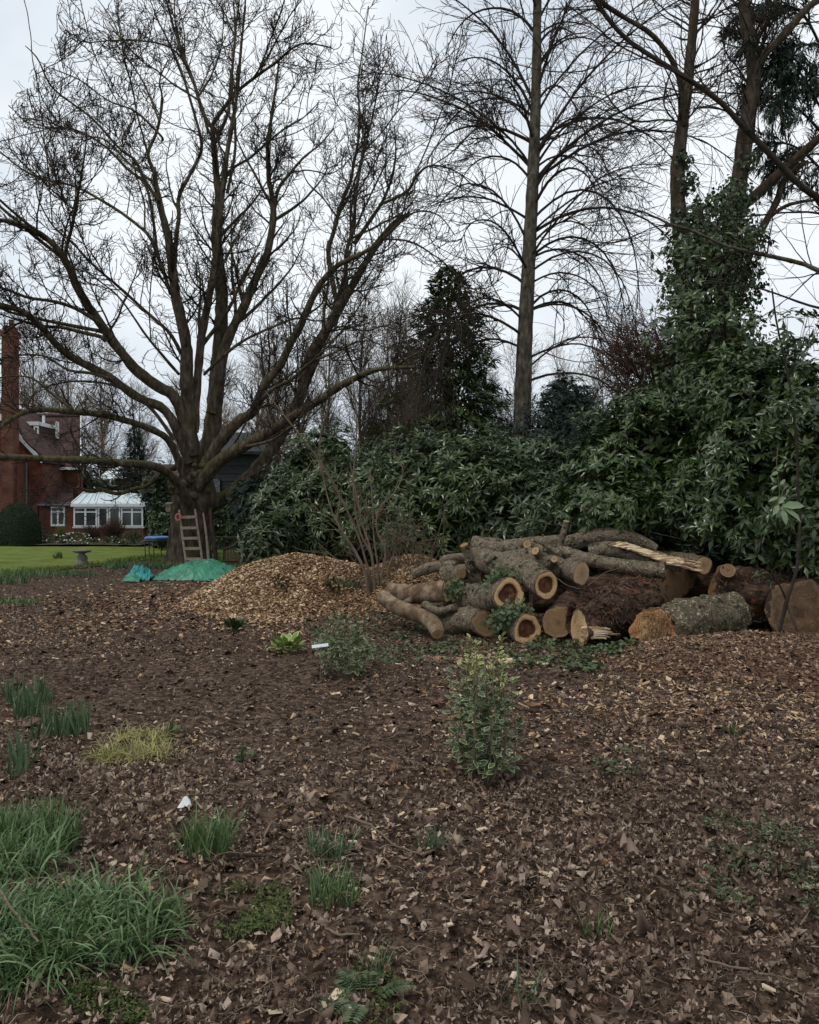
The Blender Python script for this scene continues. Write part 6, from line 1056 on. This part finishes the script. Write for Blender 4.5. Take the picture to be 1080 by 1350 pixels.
bush('ivy_shrub', 'green hedge behind the conservatory roof left of the far house', 'hedge', [E(118,655,54,1.3,.8,1.6), E(168,665,54,1.5,.8,1.9), E(100,650,55,.9,.8,1.2)], 900, 5, (.2, .32), 'ivyG', seed=33, tm=LEAF2, stems=2, wratio=1.2)
bush('ivy_shrub', 'grey brown scrubby bush at the foot of the shed by the laurel', 'shrub', [E(333,700,24,.5,.5,.8)], 420, 6, (.08, .14), 'rhodo', seed=34, tm=LEAF2, stems=6, stemmat='twigtan', gap=.5, inner=False)
bush('evergreen_hedge', 'distant dark hedge closing the lawn behind the trunk and the shed', 'hedge', [E(230,672,44,1.8,.8,2.0), E(262,672,44,1.8,.8,2.0), E(350,660,42,2.4,.8,2.6), E(410,655,40,2.4,.8,2.8)], 1500, 5, (.2, .35), 'yew', seed=35, tm=LEAF2, stems=4, gap=.2)
# bird bath
x, y, _ = P(108, 0, 24.9); rt = empty('bird_bath', (x, y, 0), 'low stone bird bath on a stout baluster at the edge of the lawn', 'bird bath'); M['stone'] = mat('lichened_stone', [(.10, .095, .08), (.22, .21, .185)], 12, .9, .01, 30)
def lathe(name, prof, c, m, par, k=28, nz=.0):
    a = np.linspace(0, 2*np.pi, k); pr = np.array(prof); V = np.stack([c[0]+pr[:, 0:1]*np.cos(a), c[1]+pr[:, 0:1]*np.sin(a), c[2]+np.repeat(pr[:, 1:2], k, 1)], -1); V = V+(fbm(V*8, 2)-.5)[..., None]*nz; return MB().add(V, grid_faces(len(prof), k)).build(name, M[m], par)
lathe('pedestal', [(.20, 0), (.20, .07), (.15, .1), (.17, .2), (.14, .27), (.09, .31), (.10, .36)], (x, y, 0), 'stone', rt, nz=.02); lathe('basin', [(.0, .35), (.10, .352), (.2, .37), (.28, .41), (.29, .44), (.26, .435), (.15, .405), (0, .40)], (x, y, 0), 'stone', rt, nz=.015)
# ladder leaning on the trunk
lad = empty('wooden_ladder', (P(254, 742, 24.0)[0], 23.95, 0), 'weathered wooden step ladder section leaning against the chestnut trunk', 'ladder'); M['oldwood'] = mat('weathered_wood', [(.20, .16, .11), (.36, .30, .22)], 8, .85, .004, 40)
a0, a1 = A(*P(246, 741, 23.7)), A(*P(236, 672, 24.15)); b0, b1 = A(*P(268, 740, 23.7)), A(*P(257, 671, 24.15)); a0[2] = b0[2] = .02
for p, q in ((a0, a1), (b0, b1)): mb = MB(); bar(mb, p, q, .06, .035, upv=(0, -1, 0)); mb.build('rail', M['oldwood'], lad)
for f in (.13, .31, .49, .67, .86): p, q = a0+(a1-a0)*f, b0+(b1-b0)*f; mb = MB(); bar(mb, p+A(.01, -.03, 0), q+A(-.01, -.03, 0), .085, .03, upv=(0, -1, .35)); mb.build('rung', M['oldwood'], lad)
M['redp'] = mat('faded_pink_plastic', [(.55, .12, .10), (.62, .20, .16)], 5, .5)
c = A(*P(236, 682, 24.0)); th = np.linspace(0, 2*np.pi, 25); ring = np.stack([c[0]+.075*np.cos(th), np.full(25, 23.93), c[2]+.09*np.sin(th)], -1); V, F, a, b = tube1(ring, np.full(25, .032), 8); o = MB().add(V-c, F).build('plastic_ring', M['redp']); o.location = c; tag(o, 'faded pink ring hanging from the top of the ladder', 'ring')
for pts, w0, w1, lab in [([(275,737),(272,705),(268,676)], 4.2, 2.6, 'thin pale wooden stake leaning on the right of the ladder'), ([(285,737),(281,705),(277,671)], 6, 5, 'thick rough wooden stake leaning right of the thin one')]:
    Q = resample(px2w(pts, 23.8, 24.1), 14); Q[0, 2] = 0; V, F, a, b = tube1(Q, np.linspace(w0, w1, 14)/2/1080*24, 8, .2, 6); mb = MB().add(V-A(Q[0][0], Q[0][1], 0), F); mb.add(np.vstack([b, b.mean(0)])-A(Q[0][0], Q[0][1], 0), [(i, (i+1) % 8, 8) for i in range(8)]); o = mb.build('wooden_stake', M['oldwood' if w0 < 5 else 'barkR']); o.location = (Q[0][0], Q[0][1], 0); tag(o, lab, 'stake')
x, y, z = P(223, 669, 24.2); rt = empty('nest_box', (x, 24.25, z-.13), 'small tan nest box fixed on the left side of the trunk', 'nest box'); mb = MB(); box(mb, x-.07, x+.07, 24.1, 24.3, z-.12, z+.1); mb.build('body', M['oldwood'], rt); mb = MB(); bar(mb, (x-.09, 24.18, z+.12), (x+.09, 24.18, z+.12), .26, .02, upv=(0, -.2, 1)); mb.build('lid', M['oldwood'], rt)
mb = MB(); th = np.linspace(0, 2*np.pi, 14); mb.add(np.vstack([[x, 24.096, z+.02], np.stack([x+.022*np.cos(th), np.full(14, 24.096), z+.02+.022*np.sin(th)], -1)]), [(0, i+1, i+2) for i in range(13)]); mb.build('entrance_hole', M['tarred'], rt)
# little trampoline / fire pit table
x, y, _ = P(208, 0, 27.6); rt = empty('garden_trampoline', (x, y, 0), 'small round trampoline with a blue cover and dark legs left of the chestnut trunk', 'trampoline'); M['bluep'] = mat('blue_cover', [(.03, .10, .30), (.06, .17, .42)], 4, .35, spec=.5); M['blackm'] = mat('black_metal', [(.02, .02, .022), (.05, .05, .05)], 5, .5)
lathe('mat', [(0, .74), (.30, .75)], (x, y, 0), 'blackm', rt); lathe('edge_pad', [(.44, .70), (.45, .72), (.40, .77), (.24, .79), (.23, .745)], (x, y, 0), 'bluep', rt, nz=.03); lathe('frame', [(.43, .60), (.45, .62), (.45, .68), (.43, .69)], (x, y, 0), 'blackm', rt)
for a in (.5, 1.6, 2.6, 3.7, 4.7, 5.8): V, F, _, _ = tube1([(x+.40*math.cos(a), y+.40*math.sin(a), 0), (x+.42*math.cos(a), y+.42*math.sin(a), .33), (x+.43*math.cos(a), y+.43*math.sin(a), .64)], [.016]*3, 8); MB().add(V, F).build('leg', M['blackm'], rt)
# bench-like plank and low picket barrier
x0, x1 = hx(266, 26), hx(326, 26); rt = empty('garden_bench', ((x0+x1)/2, 26, 0), 'long low weathered plank bench right of the leaning stakes', 'bench'); M['greywood'] = mat('grey_old_wood', [(.09, .075, .055), (.17, .145, .11)], 8, .9)
for k_, yy in enumerate((25.9, 26.06)): mb = MB(); bar(mb, (x0, yy, .80), (x1, yy, .78), .14, .05, upv=(0, 0, 1)); mb.build('plank', M['greywood'], rt)
for xx in (x0+.1, (x0+x1)/2, x1-.1): mb = MB(); bar(mb, (xx, 26, 0), (xx, 26, .76), .07, .07, upv=(0, 1, 0)); mb.build('leg', M['greywood'], rt)
x0, x1 = hx(295, 24.3), hx(331, 24.3); rt = empty('picket_panel', ((x0+x1)/2, 24.3, 0), 'short arched brown picket panel propped beyond the chip pile', 'fence'); M['brownwood'] = mat('brown_old_wood', [(.10, .065, .04), (.18, .12, .075)], 8, .9)
for i in range(10): u = (i+.5)/10; xx = x0+(x1-x0)*u; mb = MB(); bar(mb, (xx, 24.3, .02), (xx+.01, 24.3, .50+.14*math.sin(u*3.14)), .045, .02, upv=(0, 1, 0)); mb.build('picket', M['brownwood'], rt)
for z in (.16, .50): V, F, _, _ = tube1([(x0, 24.27, z), ((x0+x1)/2, 24.27, z+(.14 if z > .3 else 0)), (x1, 24.27, z)], [.025]*3, 8); MB().add(V, F).build('rail', M['brownwood'], rt)
# tarpaulins
M['tarp'] = mat('green_tarpaulin', [(.3, (.030, .165, .095)), (.7, (.055, .26, .155))], 3, .42, .01, 8, spec=.4); M['tarpd'] = mat('dark_blue_tarpaulin', [(.01, .025, .06), (.03, .06, .13)], 3, .4); M['teal'] = mat('teal_tarpaulin', [(.02, .16, .16), (.06, .34, .32)], 6, .4)
def tarp(name, lab, px0, px1, D, dy, hmax, prof, m, seed, nx=150, ny=80, fold=.05):
    x0, x1 = hx(px0, D), hx(px1, D); u, v = np.meshgrid(np.linspace(0, 1, nx), np.linspace(-1, 1, ny)); pr = np.interp(u, *prof)*hmax; xx = x0+(x1-x0)*u+.06*(n2(v, u, 2, 2, seed)-.5); yy = D+v*dy*(.75+.25*np.sin(u*3.14))
    z = pr*np.clip(1-np.abs(v)**2.0, 0, 1)**.75; w = n2(u*3+v*.8, v*1.5, 2.2, 3, seed); w2 = 1-np.abs(2*n2(u*4-v*2.2, v*1.1+u, 1.7, 2, seed+3)-1); w3 = 1-np.abs(2*n2(u*9+v*3, v*4, 1.9, 2, seed+5)-1); z = z+fold*(w-.5)*2*np.clip(z*6, .2, 1)+fold*1.1*w2**8*np.clip(z*5, .1, 1)+fold*.55*w3**7+H(xx, yy)+.015
    rt = empty(name, ((x0+x1)/2, D, 0), lab, 'tarpaulin'); MB().add(np.stack([xx, yy, z], -1), grid_faces(ny, nx)).build('sheet', M[m], rt); return rt
tt = tarp('green_tarpaulin', 'bright green tarpaulin draped over a low heap left of the chip pile', 206, 322, 19.9, 1.0, .40, ([0, .12, .3, .5, .62, .8, 1], [.03, .3, .66, .95, 1, .72, .08]), 'tarp', 3, fold=.055)
x, y, z = P(276, 763, 19.1); mb = MB(); u, v = np.meshgrid(np.linspace(0, 1, 14), np.linspace(0, 1, 8)); mb.add(np.stack([x-.18+.36*u, y-.12+.2*v, H(x, y)+.03+.13*np.sin(u*3.1)*(.3+.7*v)], -1), grid_faces(8, 14)); mb.build('folded_corner', M['tarpd'], tt)
t2 = tarp('crumpled_tarpaulin', 'crumpled teal sheet dumped on the mulch left of the green tarpaulin', 166, 201, 19.2, .3, .26, ([0, .2, .45, .75, 1], [.1, .55, 1, .8, .2]), 'teal', 9, 50, 30, .09)
tarp('crumpled_tarpaulin', 'narrow pale green flap trailing from the teal sheet', 161, 186, 18.8, .14, .14, ([0, .3, .7, 1], [.1, .7, 1, .3]), 'tarp', 12, 40, 16, .05)
tarp('black_plastic_sheet', 'black plastic bag behind the crumpled teal sheet', 168, 182, 19.6, .2, .33, ([0, .4, 1], [.5, 1, .4]), 'blackm', 15, 30, 16, .06); tarp('black_plastic_sheet', 'dark sheet lying between the teal and green tarpaulins', 190, 216, 19.5, .2, .16, ([0, .4, 1], [1, .6, .2]), 'blackm', 16, 30, 16, .05)
